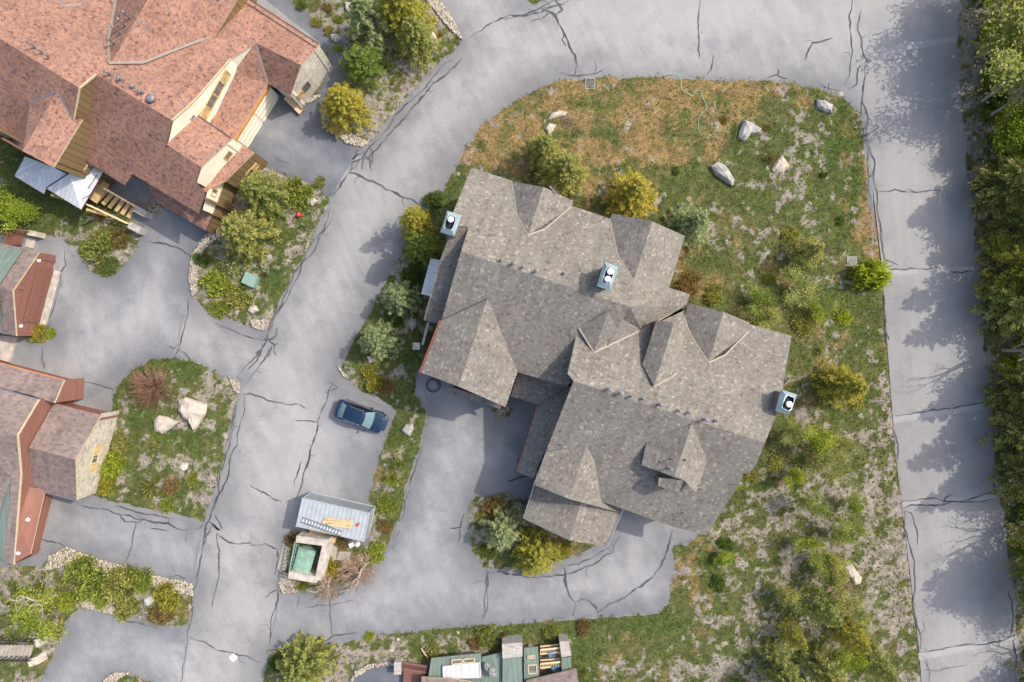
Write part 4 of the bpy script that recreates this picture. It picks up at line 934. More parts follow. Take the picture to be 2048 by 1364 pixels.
# wing behind
h1, h2 = W(128,760,3.0), W(108,806,4.2)
roof('roof', [h1, h2, W(60,790,4.2), W(-70,757,4.2), W(-70,708,3.0)], RT, xh)
wh = wall('wall', [h1, h2], 0, W(60,780,3), M['sid_red'], xh, .06); ribbon('gutter', [h1, W(-70,708,3.0)], .1, M['orange'], xh, 0)
wall('wall', [h1, W(-70,708,3.0)], 0, W(20,780,3), M['sid_red'], xh, .4)
roof('skylight', [W(-60,755,3.95), W(-60,768,4.1), W(27,783,4.1), W(12,773,3.95)], [M['white_metal'], M['fascia_dark']], xh, .05)
# garage door, apron, lamps on the red wall below the gable
ga_, gb_ = W(92,991,0), W(71,1078,0)
mb = MB(); d = (gb_-ga_).normalized(); nn = Vector((-d.y, d.x, 0)); nn = nn if nn.x > 0 else -nn
xw = [W(96,985,0), W(66,1110,0)]
mb.quad(xw[0], xw[1], xw[1]+up1*2.9, xw[0]+up1*2.9); mb.quad(W(66,1110,0), W(28,1129,3), W(28,1129,3)+up1*.02, W(66,1110,2.9)); mb.build('wall', M['sid_red'], xh)
roof('porch_roof', [W(56,975,3.6), W(90,980,2.95), W(61,1108,2.95), W(30,1125,3.15), W(38,1040,4.0)], [M['sid_red'], M['fascia_tan']], xh, .1)
MB().quad(ga_+nn*.05, gb_+nn*.05, gb_+nn*.05+up1*2.1, ga_+nn*.05+up1*2.1).build('garage_door', M['door_red'], xh)
MB().quad(ga_+nn*.06+up1*.06, gb_+nn*.06+up1*.06, gb_+nn*.42+up1*.06, ga_+nn*.42+up1*.06).build('apron', M['concrete'], xh)
for p, z_ in (((56,1039),3.6),((37,1106),3.2),((124,788),2.6)): q = W(*p, z_); MB().tube([q, q+up1*.12, q+up1*.3], [.2, .17, .05], 10).build('wall_lamp', M['cowl'], xh)
wall('wall', [W(-70,757,4.9), W(-70,840,6.6), W(-70,1050,4.0), W(-70,1105,2.6)], 0, W(0,900,3), M['sid_red'], xh, .1)
wall('wall', [m4, W(8,1123,3.25), W(-70,1105,2.6)], 0, W(0,1000,3), M['sid_red'], xh, .3)
wall('wall', [W(-70,708,3.0), W(-70,757,4.2)], 0, W(0,730,3), M['sid_red'], xh, .1)
wt = thing('concrete_slab', 'flat pale slab lying between the two red-brown houses at the left edge', 'slab', W(8, 700, 0))
mb = MB(); mb.prism([W(-20,668,.3), W(33,674,.3), W(17,724,.3), W(-20,715,.3)], 0, .3); mb.build('slab', M['concrete'], wt)

# ===== bottom edge house (its ground falls away southwards, so its roofs stand low) =====
def WY(x, y, z=0): return W(x, y, .30+z*.28 if z else 0)
TRI.clear()
yh = thing('green_metal_house', 'house with dark green standing seam roof cut off at the bottom edge of the view', 'house', WY(1000, 1345, 0))
GM = [M['green_metal'], M['fascia_dark']]
roof('roof', [WY(863,1316,3.6), WY(962,1306,3.6), WY(968,1420,4.6), WY(845,1420,4.6)], GM, yh, .15)
roof('roof', [WY(964,1314,3.0), WY(1006,1304,3.0), WY(1006,1420,3.8), WY(966,1420,3.8)], GM, yh, .15)
roof('roof', [WY(1005,1317,4.4), WY(1044,1313,4.4), WY(1046,1420,5.2), WY(1004,1420,5.2)], GM, yh, .15)
roof('roof', [WY(1048,1296,3.8), WY(1076,1293,3.8), WY(1082,1420,4.6), WY(1048,1420,4.6)], GM, yh, .15)
roof('roof', [WY(1123,1316,4.2), WY(1142,1313,4.2), WY(1148,1420,5), WY(1126,1420,5)], GM, yh, .15)
roof('roof', [WY(1054,1362,6.2), WY(1153,1338,6.2), WY(1165,1420,7), WY(1030,1420,7)], RT, yh, .2)
roof('roof', [WY(843,1355,6.0), WY(905,1358,6.2), WY(975,1370,6.4), WY(975,1440,7), WY(843,1440,7)], RT, yh, .2)
for pts in ([(1004,1288),(1045,1285),(1045,1313),(1005,1317)], [(1119,1283),(1137,1283),(1143,1311),(1123,1315)]):
    mb = MB(); P_Z = WY(0,0,5.2).z; mb.prism([WY(x, y, 5.2) for x, y in pts], 0, P_Z); mb.build('stone_chimney', M['stone_g'], yh)
mb = MB(); P = [WY(886,1333,4.4), WY(960,1325,4.4), WY(961,1354,4.75), WY(887,1357,4.75)]; mb.quad(*P[::-1]); 
for i in range(4): mb.bar(P[i], P[(i+1) % 4], .1, .1)
for k in range(1, 8): mb.bar(P[0].lerp(P[1], k/8), P[3].lerp(P[2], k/8), .04, .05)
mb.build('metal_awning', M['white_metal'], yh)
for a in ([(903,1320),(924,1318),(925,1326),(904,1328)], [(927,1318),(948,1316),(949,1324),(928,1326)], [(1056,1330),(1073,1329),(1074,1346),(1057,1347)], [(1055,1312),(1069,1311),(1069,1315),(1056,1316)]):
    z_ = 4.1; P = [WY(x, y, z_) for x, y in a]; mb = MB(); 
    for i in range(4): mb.bar(P[i], P[(i+1) % 4], .1, .14)
    sk = mb.build('skylight', M['fascia_tan'], yh); MB().quad(*P).build('pane', M['glass'], sk)
for p, q in (((974,1334),.42), ((984,1345),.5)):
    c_ = WY(*p, 5.3); mb = MB(); n_ = 16; nrm = Vector((.55, .35, .75)).normalized(); x_ = nrm.cross(up1).normalized(); y_ = nrm.cross(x_)
    rings = [[c_+(x_*math.cos(2*math.pi*k/n_)+y_*math.sin(2*math.pi*k/n_)*.8)*q*r_+nrm*.14*r_*r_ for k in range(n_)] for r_ in (.02, .35, .7, 1)]
    for a, b_ in zip(rings, rings[1:]):
        for k in range(n_): mb.add([a[k], a[(k+1) % n_], b_[(k+1) % n_], b_[k]], [[0, 1, 2, 3]])
    mb.tube([c_, c_-up1*.6], .03, 6); mb.tube([c_, c_+nrm*.5], .02, 6); mb.box(c_+nrm*.5, (.12, .12, .12)); mb.build('satellite_dish', M['pipe'], yh, smooth=False)
# balcony decks with tan rails and blue furniture
for y0, z_ in ((1292,3.2), (1320,3.2)):
    mb = MB(); a, b_ = WY(1081,y0+6,z_), WY(1120,y0+2,z_)
    for zz_ in (0, .8): mb.bar(a+up1*(zz_*.8-.5), b_+up1*(zz_*.8-.5), .14, .12)
    mb.bar(a-Vector((0, .45, 0)), b_-Vector((0, .45, 0)), .1, .12)
    for k in range(13): q = a.lerp(b_, k/12); mb.bar(q-Vector((0, .02, 0)), q-Vector((0, .43, 0)), .05, .08)
    mb.build('balcony_railing', M['tan_l'], yh)
MB().prism([WY(1078,1294,2.0), WY(1121,1290,2.0), WY(1128,1400,2.0), WY(1080,1400,2.0)], .3, .42).build('balcony_deck', M['fascia_dark'], yh)
for nm_, (x_, y_), lb in (('patio_chair', (1105,1308), 'blue cushioned chair on the balcony nearer the lawn, bottom edge house'), ('patio_chair', (1112,1337), 'dark blue chair on the balcony below the second tan railing')):
    q = WY(x_, y_, 2.4); ob = thing(nm_, lb, 'chair', (q.x, q.y, .42), .2)
    MB().box((0, 0, .4), (.75, .65, .16)).build('seat', M['blue'], ob, raw=True); MB().box((0, .33, .7), (.75, .12, .5)).build('backrest', M['blue'], ob, raw=True)
    for sx in (-1, 1): MB().box((sx*.42, 0, .45), (.1, .65, .35)).build('armrest', M['black'], ob, raw=True)
mb = MB()
for p in ((870,1330),(950,1320),(1040,1300),(1100,1310)): pass
wl = [WY(868,1330,0), WY(962,1322,0), WY(962,1440,0), WY(868,1440,0)]; MB().prism(wl, 0, 1.1).build('wall', M['sid_grey'], yh)
MB().prism([WY(966,1325,0), WY(1076,1312,0), WY(1076,1440,0), WY(966,1440,0)], 0, .95).build('wall', M['sid_grey'], yh)
# red-brown steps left of it
ys = thing('timber_steps', 'dark red-brown timber landing with slatted rail at the bottom edge beside the green roof', 'stairs', WY(830, 1340, 0))
mb = MB(); a, b_ = WY(806,1325,2.2), WY(853,1333,2.2)
for off_ in (0, .55): mb.bar(a-Vector((0, off_, 0)), b_-Vector((0, off_, 0)), .16, .12)
for k in range(15): q = a.lerp(b_, k/14); mb.bar(q, q-Vector((0, .55, 0)), .06, .1)
mb.build('railing', M['door_red'], ys)
MB().prism([WY(807,1338,1.4), WY(852,1344,1.4), WY(850,1420,1.4), WY(803,1420,1.4)], 0.3, .6).build('landing', M['door_red'], ys)
q = WY(797,1331,.9); MB().box((q.x, q.y, .55), (.65, 1.1, 1.1)).build('stone_pillar', M['stone_g'], ys)

# ===== bottom-left corner stairs =====
bs = thing('grey_stairs', 'grey plank stairs with dark rails and two pale stone pillars in the bottom left corner', 'stairs', W(30, 1305, 0))
for k in range(9): MB().bar(W(64-8*k,1290,.25+.17*k), W(56-8*k,1317,.25+.17*k), .33, .1).build('tread', M['conc_d'], bs)
for (a, b_) in (((68,1285),(-10,1280)), ((60,1322),(-10,1322))):
    mb = MB(); A_, B_ = W(*a, 1.3), W(*b_, 2.6); mb.bar(A_, B_, .1, .1)
    for k in range(8): q = A_.lerp(B_, k/7); mb.bar(q-up1*.9, q, .06, .06, up=Vector((1, 0, 0)))
    mb.build('railing', M['black'], bs)
for p in ((80,1284),(66,1324)): q = W(*p, 1.1); MB().box((q.x, q.y, .55), (1.15, .8, 1.1), .35, taper=.85).build('stone_pillar', M['stone_b'], bs)
# ---------------- vegetation prototypes (numpy leaf cards) ----------------
def cards(C, D, N, L, Wd, tint, rs, tri=True):
    """C centres, D long axis, N approx normal; returns verts, faces, tint"""
    D = D/np.linalg.norm(D, axis=1, keepdims=True); S = np.cross(D, N); S /= (np.linalg.norm(S, axis=1, keepdims=True)+1e-9)
    a = C-D*L[:, None]/2; b_ = C+D*L[:, None]*.1+S*Wd[:, None]/2; c = C+D*L[:, None]/2; d = C+D*L[:, None]*.1-S*Wd[:, None]/2
    v = np.stack([a, b_, c, d], 1).reshape(-1, 3); f = np.arange(len(C)*4).reshape(-1, 4)
    return v, f, np.repeat(tint, 4)
def join(parts):
    v = []; f = []; t_ = []; k = 0
    for a, b_, c in parts: v.append(a); f.append(b_+k); t_.append(c); k += len(a)
    return np.concatenate(v), np.concatenate(f), np.concatenate(t_)
def wood_mesh(name, tubes, mat):
    mb = MB()
    for pts, rs, n in tubes: mb.tube(pts, rs, n)
    me = bpy.data.meshes.new(name); me.from_pydata(mb.v, [], mb.f); me.materials.append(mat); me.update(); return me
def conifer(seed, h=6.0, r=2.1, dens=1.0, spread=.3):
    rs = np.random.RandomState(seed); parts = []; tubes = [([(0, 0, -.3), (0, 0, h*.5), (0, 0, h*.97)], [.16, .09, .015], 7)]
    lv = int(17*dens)
    for i in range(lv):
        t_ = (i+.5)/lv; z = h*(.10+.88*t_); n = int(9-3*t_) if t_ < .9 else 5; ph = rs.rand()*6.28
        for j in range(n):
            az = ph+6.283*j/n+rs.uniform(-.35, .35); Ln = r*(1-t_)**.75*rs.uniform(.66, 1.12)+.18
            e = rs.uniform(-.12, .12)+.35*t_-.15; dr = rs.uniform(.05, .2)
            m_ = int(26*Ln/1.2)+8; s = np.sqrt(rs.rand(m_))*1.0
            base = np.array([math.cos(az), math.sin(az), 0]); side = np.array([-math.sin(az), math.cos(az), 0])
            ctr = base[None]*(s*Ln)[:, None]+np.array([0, 0, 1.])[None]*(z+e*s*Ln-dr*s*s*Ln)[:, None]
            wdt = (.34*Ln*(1-s)**.6+.07)*(.5+spread); ctr += side[None]*(rs.uniform(-1, 1, m_)*wdt)[:, None]; ctr[:, 2] += rs.uniform(-.09, .12, m_)
            sgn = np.sign(rs.uniform(-1, 1, m_))
            D = base[None]*1.0+side[None]*(sgn*rs.uniform(.1, 1.0, m_))[:, None]+np.stack([np.zeros(m_), np.zeros(m_), rs.uniform(-.3, .45, m_)], 1)
            N = np.stack([rs.uniform(-.7, .7, m_), rs.uniform(-.7, .7, m_), np.ones(m_)], 1)
            tn = np.clip(.1+.65*s**1.3+rs.uniform(-.25, .25, m_), 0, 1)  # inside darker, tips yellower: sunlight on the tips painted in along with new growth
            parts.append(cards(ctr, D, N, rs.uniform(.14, .34, m_), rs.uniform(.05, .12, m_), tn, rs))
            if j % 2 == 0: tubes.append(([(0, 0, z), tuple(base*Ln*.7+np.array([0, 0, z+e*Ln*.7-dr*.4*Ln]))], [.03*(1-t_)+.012, .006], 4))
    v, f, t2 = join(parts)
    return v, f, t2, tubes
def grow(rs, p, d, L, r, depth, tubes, tips, bend=.35, up=.15, nch=(2, 4), pfall=.68):
    seg = 3; pts = [p]; q = np.array(p, float); dd = np.array(d, float)
    for s in range(seg):
        dd = dd+rs.uniform(-bend, bend, 3)*.5+np.array([0, 0, up]); dd /= np.linalg.norm(dd); q = q+dd*L/seg; pts.append(q.copy())
    tubes.append(([tuple(x) for x in pts], [r*(1-.45*i/seg) for i in range(seg+1)], 5 if depth > 1 else 3))
    if depth == 0: tips.append((q, dd)); return
    for k in range(rs.randint(*nch)+ (1 if depth > 2 else 0)):
        a = rs.uniform(0, 6.28); t_ = rs.uniform(.4, 1); b0 = np.array(pts[int(t_*seg)]) if k else q
        x = np.cross(dd, [0, 0, 1.]); x = x/(np.linalg.norm(x)+1e-6) if np.linalg.norm(x) > .1 else np.array([1., 0, 0]); y = np.cross(dd, x)
        nd = dd*.75+(x*math.cos(a)+y*math.sin(a))*rs.uniform(.5, .95); nd /= np.linalg.norm(nd)
        grow(rs, tuple(b0), nd, L*pfall*rs.uniform(.8, 1.15), r*.55, depth-1, tubes, tips, bend, up, nch, pfall)
def broadleaf(seed, h=6, depth=4, leaf=26, lsz=.12, clump=.42, trunk=.1, up=.18, pf=.68, first=.34, nst=1):
    rs = np.random.RandomState(seed); tubes = []; tips = []
    for s in range(nst):
        grow(rs, (rs.uniform(-.2, .2)*nst*.5, rs.uniform(-.2, .2)*nst*.5, -.2), (rs.uniform(-.25, .25)*nst, rs.uniform(-.25, .25)*nst, 1), h*first, trunk, depth, tubes, tips, .4, up, (2, 4), pf)
    parts = []
    for (q, d) in tips:
        m_ = int(leaf*rs.uniform(.4, 1.5)); c = q[None]+rs.normal(0, clump*.45, (m_, 3)); D = rs.normal(0, 1, (m_, 3)); N = rs.normal(0, .6, (m_, 3))+np.array([0, 0, 1.])
        tn = np.clip(rs.uniform(.2, .9)+rs.uniform(-.3, .3, m_), 0, 1); parts.append(cards(c, D, N, rs.uniform(.7, 1.5, m_)*lsz, rs.uniform(.5, .9, m_)*lsz, tn, rs))
    v, f, t2 = join(parts); return v, f, t2, tubes
def shrub(seed, r=1.0, h=.9, n=1500, lsz=.11, up=.7):
    rs = np.random.RandomState(seed); k = 9+rs.randint(5); parts = []; tubes = []
    for i in range(k):
        a = rs.rand()*6.28; d0 = r*math.sqrt(rs.rand())*.75; c0 = np.array([math.cos(a)*d0, math.sin(a)*d0, 0]); rr = r*rs.uniform(.28, .5); hh = h*rs.uniform(.55, 1)*(1-.35*d0/r)
        m_ = n//k; u = rs.normal(0, 1, (m_, 3)); u /= np.linalg.norm(u, axis=1, keepdims=True); u[:, 2] = np.abs(u[:, 2]); q = rs.rand(m_)**.4
        q *= 1+.25*np.sin(u[:, 0]*7+i)*np.cos(u[:, 1]*6)
        c = c0[None]+u*np.array([rr, rr, hh])[None]*q[:, None]; D = u+rs.normal(0, .45, (m_, 3))+np.array([0, 0, up*.5]); N = rs.normal(0, 1, (m_, 3))+np.array([0, 0, .8])
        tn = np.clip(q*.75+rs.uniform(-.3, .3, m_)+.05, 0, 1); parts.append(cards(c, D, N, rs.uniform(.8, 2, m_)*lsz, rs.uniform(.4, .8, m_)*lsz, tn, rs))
        tubes.append(([tuple(c0*.2), tuple(c0+np.array([0, 0, hh*.6]))], [.03, .01], 4))
    v, f, t2 = join(parts); return v, f, t2, tubes
def twiggy(seed, r=1.0, h=1.3, n=170, up=.2):
    rs = np.random.RandomState(seed); tubes = []
    for i in range(n):
        a = rs.rand()*6.28; e = rs.uniform(.15, 1.4); L = rs.uniform(.6, 1.05); p = np.zeros(3); d = np.array([math.cos(a)*math.cos(e), math.sin(a)*math.cos(e), math.sin(e)]); pts = [tuple(p)]
        for s in range(5):
            d = d+rs.uniform(-.22, .22, 3); d /= np.linalg.norm(d); p = p+d*np.array([r, r, h])*L/5; pts.append(tuple(p))
            if s > 1:
                for q in range(2):
                    d2 = d+rs.uniform(-.9, .9, 3); tubes.append(([tuple(p), tuple(p+d2*.22*r)], [.008, .003], 3))
        tubes.append((pts, [.022, .018, .014, .011, .008, .004], 3))
    return tubes
def tuftplant(seed, r=.6, n=260):
    rs = np.random.RandomState(seed); a = rs.rand(n)*6.28; e = rs.uniform(.15, 1.35, n); D = np.stack([np.cos(a)*np.cos(e), np.sin(a)*np.cos(e), np.sin(e)], 1)
    L = rs.uniform(.5, 1.05, n)*r; c = D*L[:, None]/2+rs.normal(0, .05*r, (n, 3)); N = rs.normal(0, 1, (n, 3)); tn = rs.rand(n)
    return cards(c, D, N, L, rs.uniform(.02, .05, n)*max(r, .6), tn, rs)+([([(0, 0, 0), (0, 0, .1)], [.05, .02], 4)],)
PROTO = {}
def proto(kind, make):
    v, f, tn, tubes = make
    PROTO[kind] = (v, f, tn, tubes, {})
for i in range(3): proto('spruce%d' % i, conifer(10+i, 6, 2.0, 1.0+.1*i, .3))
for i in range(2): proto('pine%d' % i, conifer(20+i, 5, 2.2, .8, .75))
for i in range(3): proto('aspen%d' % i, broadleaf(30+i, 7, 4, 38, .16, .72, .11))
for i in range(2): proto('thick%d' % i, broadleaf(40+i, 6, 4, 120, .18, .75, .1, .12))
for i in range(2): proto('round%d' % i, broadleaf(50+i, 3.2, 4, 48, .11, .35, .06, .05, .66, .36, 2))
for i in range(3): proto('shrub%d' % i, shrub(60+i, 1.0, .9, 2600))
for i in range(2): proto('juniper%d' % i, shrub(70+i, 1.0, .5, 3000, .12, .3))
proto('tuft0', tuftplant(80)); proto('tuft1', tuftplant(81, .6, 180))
def sparse(seed, h):
    rs = np.random.RandomState(seed); tubes = []; tips = []
    grow(rs, (0, 0, -.2), (.15, -.1, 1), h*.42, .13, 4, tubes, tips, .3, .2, (2, 4), .62); parts = []
    for (q, d) in tips:
        m_ = rs.randint(1, 6); c = q[None]+rs.normal(0, .15, (m_, 3)); parts.append(cards(c, rs.normal(0, 1, (m_, 3)), rs.normal(0, .6, (m_, 3))+np.array([0, 0, 1.]), np.full(m_, .1), np.full(m_, .06), rs.rand(m_), rs))
    v, f, t2 = join(parts); return v, f, t2, tubes
for i in range(2): proto('bare%d' % i, sparse(90+i, 6))
CM = {}
def plant(name, kind, px, py, zc, scale, mat, label, cat, group=None, bark='bark', sz=1.0, rot=None, base=None):
    """px,py: where the crown's middle is seen; zc: height of that middle"""
    v, f, tn, tubes, _ = PROTO[kind]; key = (kind, mat, bark)
    if key not in CM: CM[key] = (np_mesh('foliage', v, f, F[mat], tn, 'tint'), wood_mesh('trunk', tubes, M[bark]))
    p = W(px, py, zc) if base is None else W(*base, 0)
    zg_ = max(.03, float(Z[min(max(np.searchsorted(gy, p.y), 0), Z.shape[0]-1), min(max(np.searchsorted(gx, p.x), 0), Z.shape[1]-1)]))-.03
    r_ = thing(name, label, cat, (p.x, p.y, zg_), R.uniform(0, 6.28) if rot is None else rot, group); r_.scale = (scale, scale, scale*sz)
    for nm, me in zip(('crown' if zc > .9 else 'foliage', 'trunk' if zc > .9 else 'stems'), CM[key]): link(nm, me, r_)
    return r_
def bush(px, py, r, kind, mat, label, name='shrub', cat='shrub', h=1.0, group=None):
    k = {'s': 'shrub%d' % R.randint(0, 2), 'j': 'juniper%d' % R.randint(0, 1), 't': 'tuft%d' % R.randint(0, 1)}[kind]
    s = r*K0/(1.0 if kind != 't' else .6)
    return plant(name, k, px, py, .35*r*K0, s, mat, label, cat, group, 'bark_d', h)
# (px,py) crown centre, h height m, r crown radius in px
TREES = [
 ('spruce_tree','spruce0',688,212,5.0,46,'gold','golden-tipped spruce beside the dark driveway and its cobble border, upper left'),
 ('spruce_tree','pine0',728,128,4.2,48,'green','feathery bright green young conifer south of the tall pale spruce near the stone gable'),
 ('spruce_tree','spruce1',735,42,7.5,45,'blue','tall pale blue-green spruce at the top, left one of the pair next to the boulders'),
 ('spruce_tree','spruce2',800,15,7.5,54,'gold','big yellow-green spruce cut by the top edge of the view'),
 ('spruce_tree','spruce0',832,78,6.0,41,'olive','olive spruce beside the tall pale boulder near the top driveway corner'),
 ('spruce_tree','spruce1',522,385,6.0,44,'olive','yellow-green spruce next to the brown plank wall of the rust-roofed house'),
 ('spruce_tree','spruce2',488,465,6.5,50,'olive','largest blue and yellow spruce in the bed with the green utility cabinet'),
 ('spruce_tree','spruce0',831,444,6.8,33,'gold','small golden spruce at the road edge beside the lodge\'s west chimney'),
 ('spruce_tree','spruce2',842,492,6.0,36,'green','dark green spruce just below the golden one beside the west chimney'),
 ('spruce_tree','spruce1',800,598,4.6,35,'blue','pale yellow-green spruce by the metal awning on the lodge\'s west side'),
 ('spruce_tree','spruce0',756,680,4.6,37,'blue','pale blue spruce standing alone in the strip west of the lodge'),
 ('spruce_tree','spruce2',1086,300,5.5,34,'olive','slim spruce north of the lodge, upper one of the pair at the antenna bracket'),
 ('spruce_tree','spruce1',1128,345,7.0,46,'olive','wide spruce touching the lodge roof by the antenna bracket'),
 ('spruce_tree','spruce0',1264,388,6.2,48,'gold','golden spruce between the two north dormers of the lodge'),
 ('spruce_tree','spruce2',1382,450,6.2,41,'blue','blue-green spruce at the lodge\'s north-east roof corner'),
 ('spruce_tree','pine1',1615,503,4.5,34,'olive','olive dark-shadowed spruce in the meadow left of the round lime bush'),
 ('spruce_tree','spruce1',1688,772,6.0,40,'gold','golden spruce leaning over the meadow right of the east chimney'),
 ('spruce_tree','spruce2',1003,1062,4.0,40,'blue','pale blue-green spruce in the rounded bed south-west of the lodge'),
 ('spruce_tree','spruce0',1070,1110,4.4,43,'gold','bright golden spruce at the curve of the lodge driveway'),
 ('spruce_tree','spruce1',604,1335,5.0,50,'olive','pale green spruce cut by the bottom edge left of the timber landing'),
 ('spruce_tree','spruce2',1566,1345,6.0,42,'olive','dark-based spruce at the bottom edge of the meadow'),
 ('spruce_tree','spruce0',1650,1345,6.5,42,'olive','olive spruce at the bottom edge, next to the dark-based one and nearer the street'),
 ('yellow_bush','round1',1461,1112,1.8,24,'lime','small bright yellow-green bush alone in the meadow below the lodge\'s south corner'),
 ('leafy_tree','thick0',18,410,4.0,46,'lime','bright lime leafy tree at the left edge below the pale metal porch roof'),
 ('aspen_tree','aspen0',1512,605,3.4,40,'leaf','thin light green aspen close to the lodge\'s east dormers'),
 ('aspen_tree','aspen1',1612,575,3.6,46,'pale','yellow-green aspen with a small white stone under it, mid meadow'),
 ('aspen_tree','aspen2',1640,885,5.5,50,'lime','lime green aspen with a long trunk shadow, right of the lodge\'s south-east side'),
 ('aspen_tree','aspen0',1690,900,5.0,36,'pale','pale aspen nearest the street beside the lime green one'),
 ('aspen_tree','aspen1',1625,1015,5.5,36,'leaf','deep green aspen left of the two above the large pale slab rock'),
 ('aspen_tree','aspen2',1712,1010,4.5,34,'leaf','fresh green aspen right of the two above the large pale slab rock'),
 ('aspen_tree','bare1',1668,1078,5.0,44,'pale','half-bare aspen with pale fine branches just above the large pale slab rock'),
 ('aspen_tree','thick0',1672,1140,5.0,36,'pale','dense olive tree immediately left of the large pale slab rock'),
 ('pine_tree','pine1',1640,1215,6.0,42,'olive','olive-green pine below the large pale slab rock'),
 ('pine_tree','pine0',1700,1270,5.5,38,'gold','golden-tipped pine nearest the street in the lower meadow'),
 ('pine_tree','pine1',1585,1270,4.5,30,'gold','small yellowish pine at the left side of the lower meadow group'),
 ('pine_tree','pine0',1755,1330,5.0,36,'olive','olive pine by the street edge in the bottom right of the meadow'),
 ('leaning_tree','bare0',70,1215,5.0,74,'pale','yellow-green tree with a long pale leaning trunk at the lower left edge'),
 ('leaning_tree','aspen1',52,1232,3.4,66,'lime','dense yellow-green low tree in front of the pale leaning trunk, lower left edge'),
 ('bare_tree','bare1',725,1140,3.6,46,'pale','leafless pale-branched tree right of the stone bin enclosure'),
 ('bare_tree','bare0',645,1170,3.6,44,'pale','nearly bare tree with yellow leaf tips below the stone bin enclosure'),
 ('aspen_tree','aspen1',1595,868,4.5,38,'pale','airy yellow-green aspen between the east chimney and the lime green aspen'),
 ('aspen_tree','aspen0',1660,945,5.0,44,'pale','airy pale aspen below the lime green aspen'),
 ('aspen_tree','aspen2',1595,960,4.0,34,'lime','small lime aspen at the left of the meadow row'),
 ('aspen_tree','aspen1',1700,1075,5.0,40,'leaf','green aspen just above and right of the large slab rock'),
 ('aspen_tree','aspen0',1625,1110,5.0,40,'lime','lime aspen left of the large slab rock'),
 ('aspen_tree','aspen1',1690,1215,4.5,40,'pale','airy yellowish aspen below the large slab rock, street side'),
 ('aspen_tree','aspen2',1590,1200,4.5,38,'pale','pale aspen at the left edge of the lower meadow group'),
 ('aspen_tree','aspen0',1735,1250,4.0,36,'pale','pale aspen nearest the street in the lower meadow group'),
 ('aspen_tree','bare0',1640,1265,5.0,44,'pale','half-bare tree in the middle of the lower meadow group'),
 ('aspen_tree','aspen1',1700,1335,4.5,40,'lime','lime aspen at the bottom edge of the meadow'),
 ('aspen_tree','aspen2',1545,640,3.2,34,'pale','small pale aspen below the light green aspen by the east dormers'),
 ('aspen_tree','aspen0',1655,620,3.0,34,'lime','small lime aspen right of the yellow-green aspen, mid meadow'),
 ('leafy_tree','thick1',1420,640,2.0,26,'pale','low pale bush-like tree against the lodge\'s east dormer wall'),
]
HP = {'spruce': 6.0, 'pine': 5.0, 'aspen': 7.0, 'thick': 6.0, 'round': 3.2, 'bare': 6.0}
RP = {'spruce': 2.1, 'pine': 2.3, 'aspen': 2.6, 'thick': 2.7, 'round': 1.6, 'bare': 2.4}
for nm, kind, px_, py_, h, r, mt, lb in TREES:
    k = kind.rstrip('0123456789'); cf = k in ('spruce', 'pine'); zc = h*(.42 if cf else .6)
    rw = r*(CAMZ-zc)/FPX; s = rw/RP[k]*(1.25 if cf else 1.12)*(.86 if px_ > 1560 and py_ > 850 else 1)
    plant(nm, kind, px_, py_, zc, s, mt, lb, 'tree' if 'bush' not in nm else 'bush', {'spruce_tree': 'spruces planted round the houses', 'aspen_tree': 'aspens in the east meadow', 'pine_tree': 'pines in the lower meadow'}.get(nm), 'bark' if not cf else 'bark_d', h/HP[k]/s)
# the wood along the street's far side: crowns at x just outside the road, tall enough to shade it
FOREST = [
 (1945,15,11,'aspen2','lime',1.35),(1990,45,9.5,'thick0','lime',1.15),(2030,70,10,'thick1','lime',1.2),(1952,110,11.5,'aspen1','pale',1.5),(1985,135,8.5,'bare0','pale',1.1),(2010,165,10,'aspen0','lime',1.35),(1955,205,11.5,'aspen2','pale',1.5),(1972,235,8.5,'bare1','pale',1.1),(2040,235,9.5,'aspen1','pale',1.3),
 (1988,285,7,'thick0','lime',.9),(2030,330,9,'thick1','lime',1.0),(1970,385,8,'spruce1','olive',1.3),(2035,410,9.5,'thick0','lime',1.05),(2010,462,8,'spruce0','olive',1.2),(2070,480,10,'aspen2','pale',1.3),
 (1992,540,9.5,'spruce0','gold',1.45),(2045,560,9,'spruce2','olive',1.3),(1985,615,9,'spruce1','pale',1.3),(2040,640,7.5,'bare0','pale',1.1),(2000,700,9,'bare1','pale',1.2),(2062,715,9,'thick1','lime',1.0),
 (2005,770,8.5,'spruce2','olive',1.2),(2055,800,9,'spruce0','olive',1.3),(2010,855,10,'spruce1','olive',1.35),(2060,900,9.5,'thick0','lime',1.0),(2020,945,9.5,'spruce2','olive',1.2),(2072,980,9,'aspen0','pale',1.2),
 (2030,1040,9.5,'bare0','pale',1.3),(2052,1095,10.5,'spruce0','olive',1.45),(2040,1150,9.5,'thick1','lime',1.05),(2085,1200,9,'aspen1','lime',1.2),(2062,1290,8,'bare1','pale',1.1),(2070,1345,9,'spruce1','olive',1.3),
 (2110,130,10,'thick0','lime',1.2),(2110,330,10,'spruce1','olive',1.4),(2115,620,10,'thick1','lime',1.2),(2115,880,10,'spruce2','olive',1.4),(2120,1120,10,'aspen2','lime',1.3),(2120,10,10,'spruce0','olive',1.4)]
ordn = 'first second third fourth fifth sixth seventh eighth ninth tenth eleventh twelfth thirteenth fourteenth fifteenth sixteenth'.split()
desc = {'thick': ('leafy_tree', 'dense leafy green tree'), 'bare': ('bare_tree', 'bare grey-twigged tree'), 'aspen': ('aspen_tree', 'pale-leaved aspen'), 'spruce': ('spruce_tree', 'dense-crowned spruce')}
cnt = {}
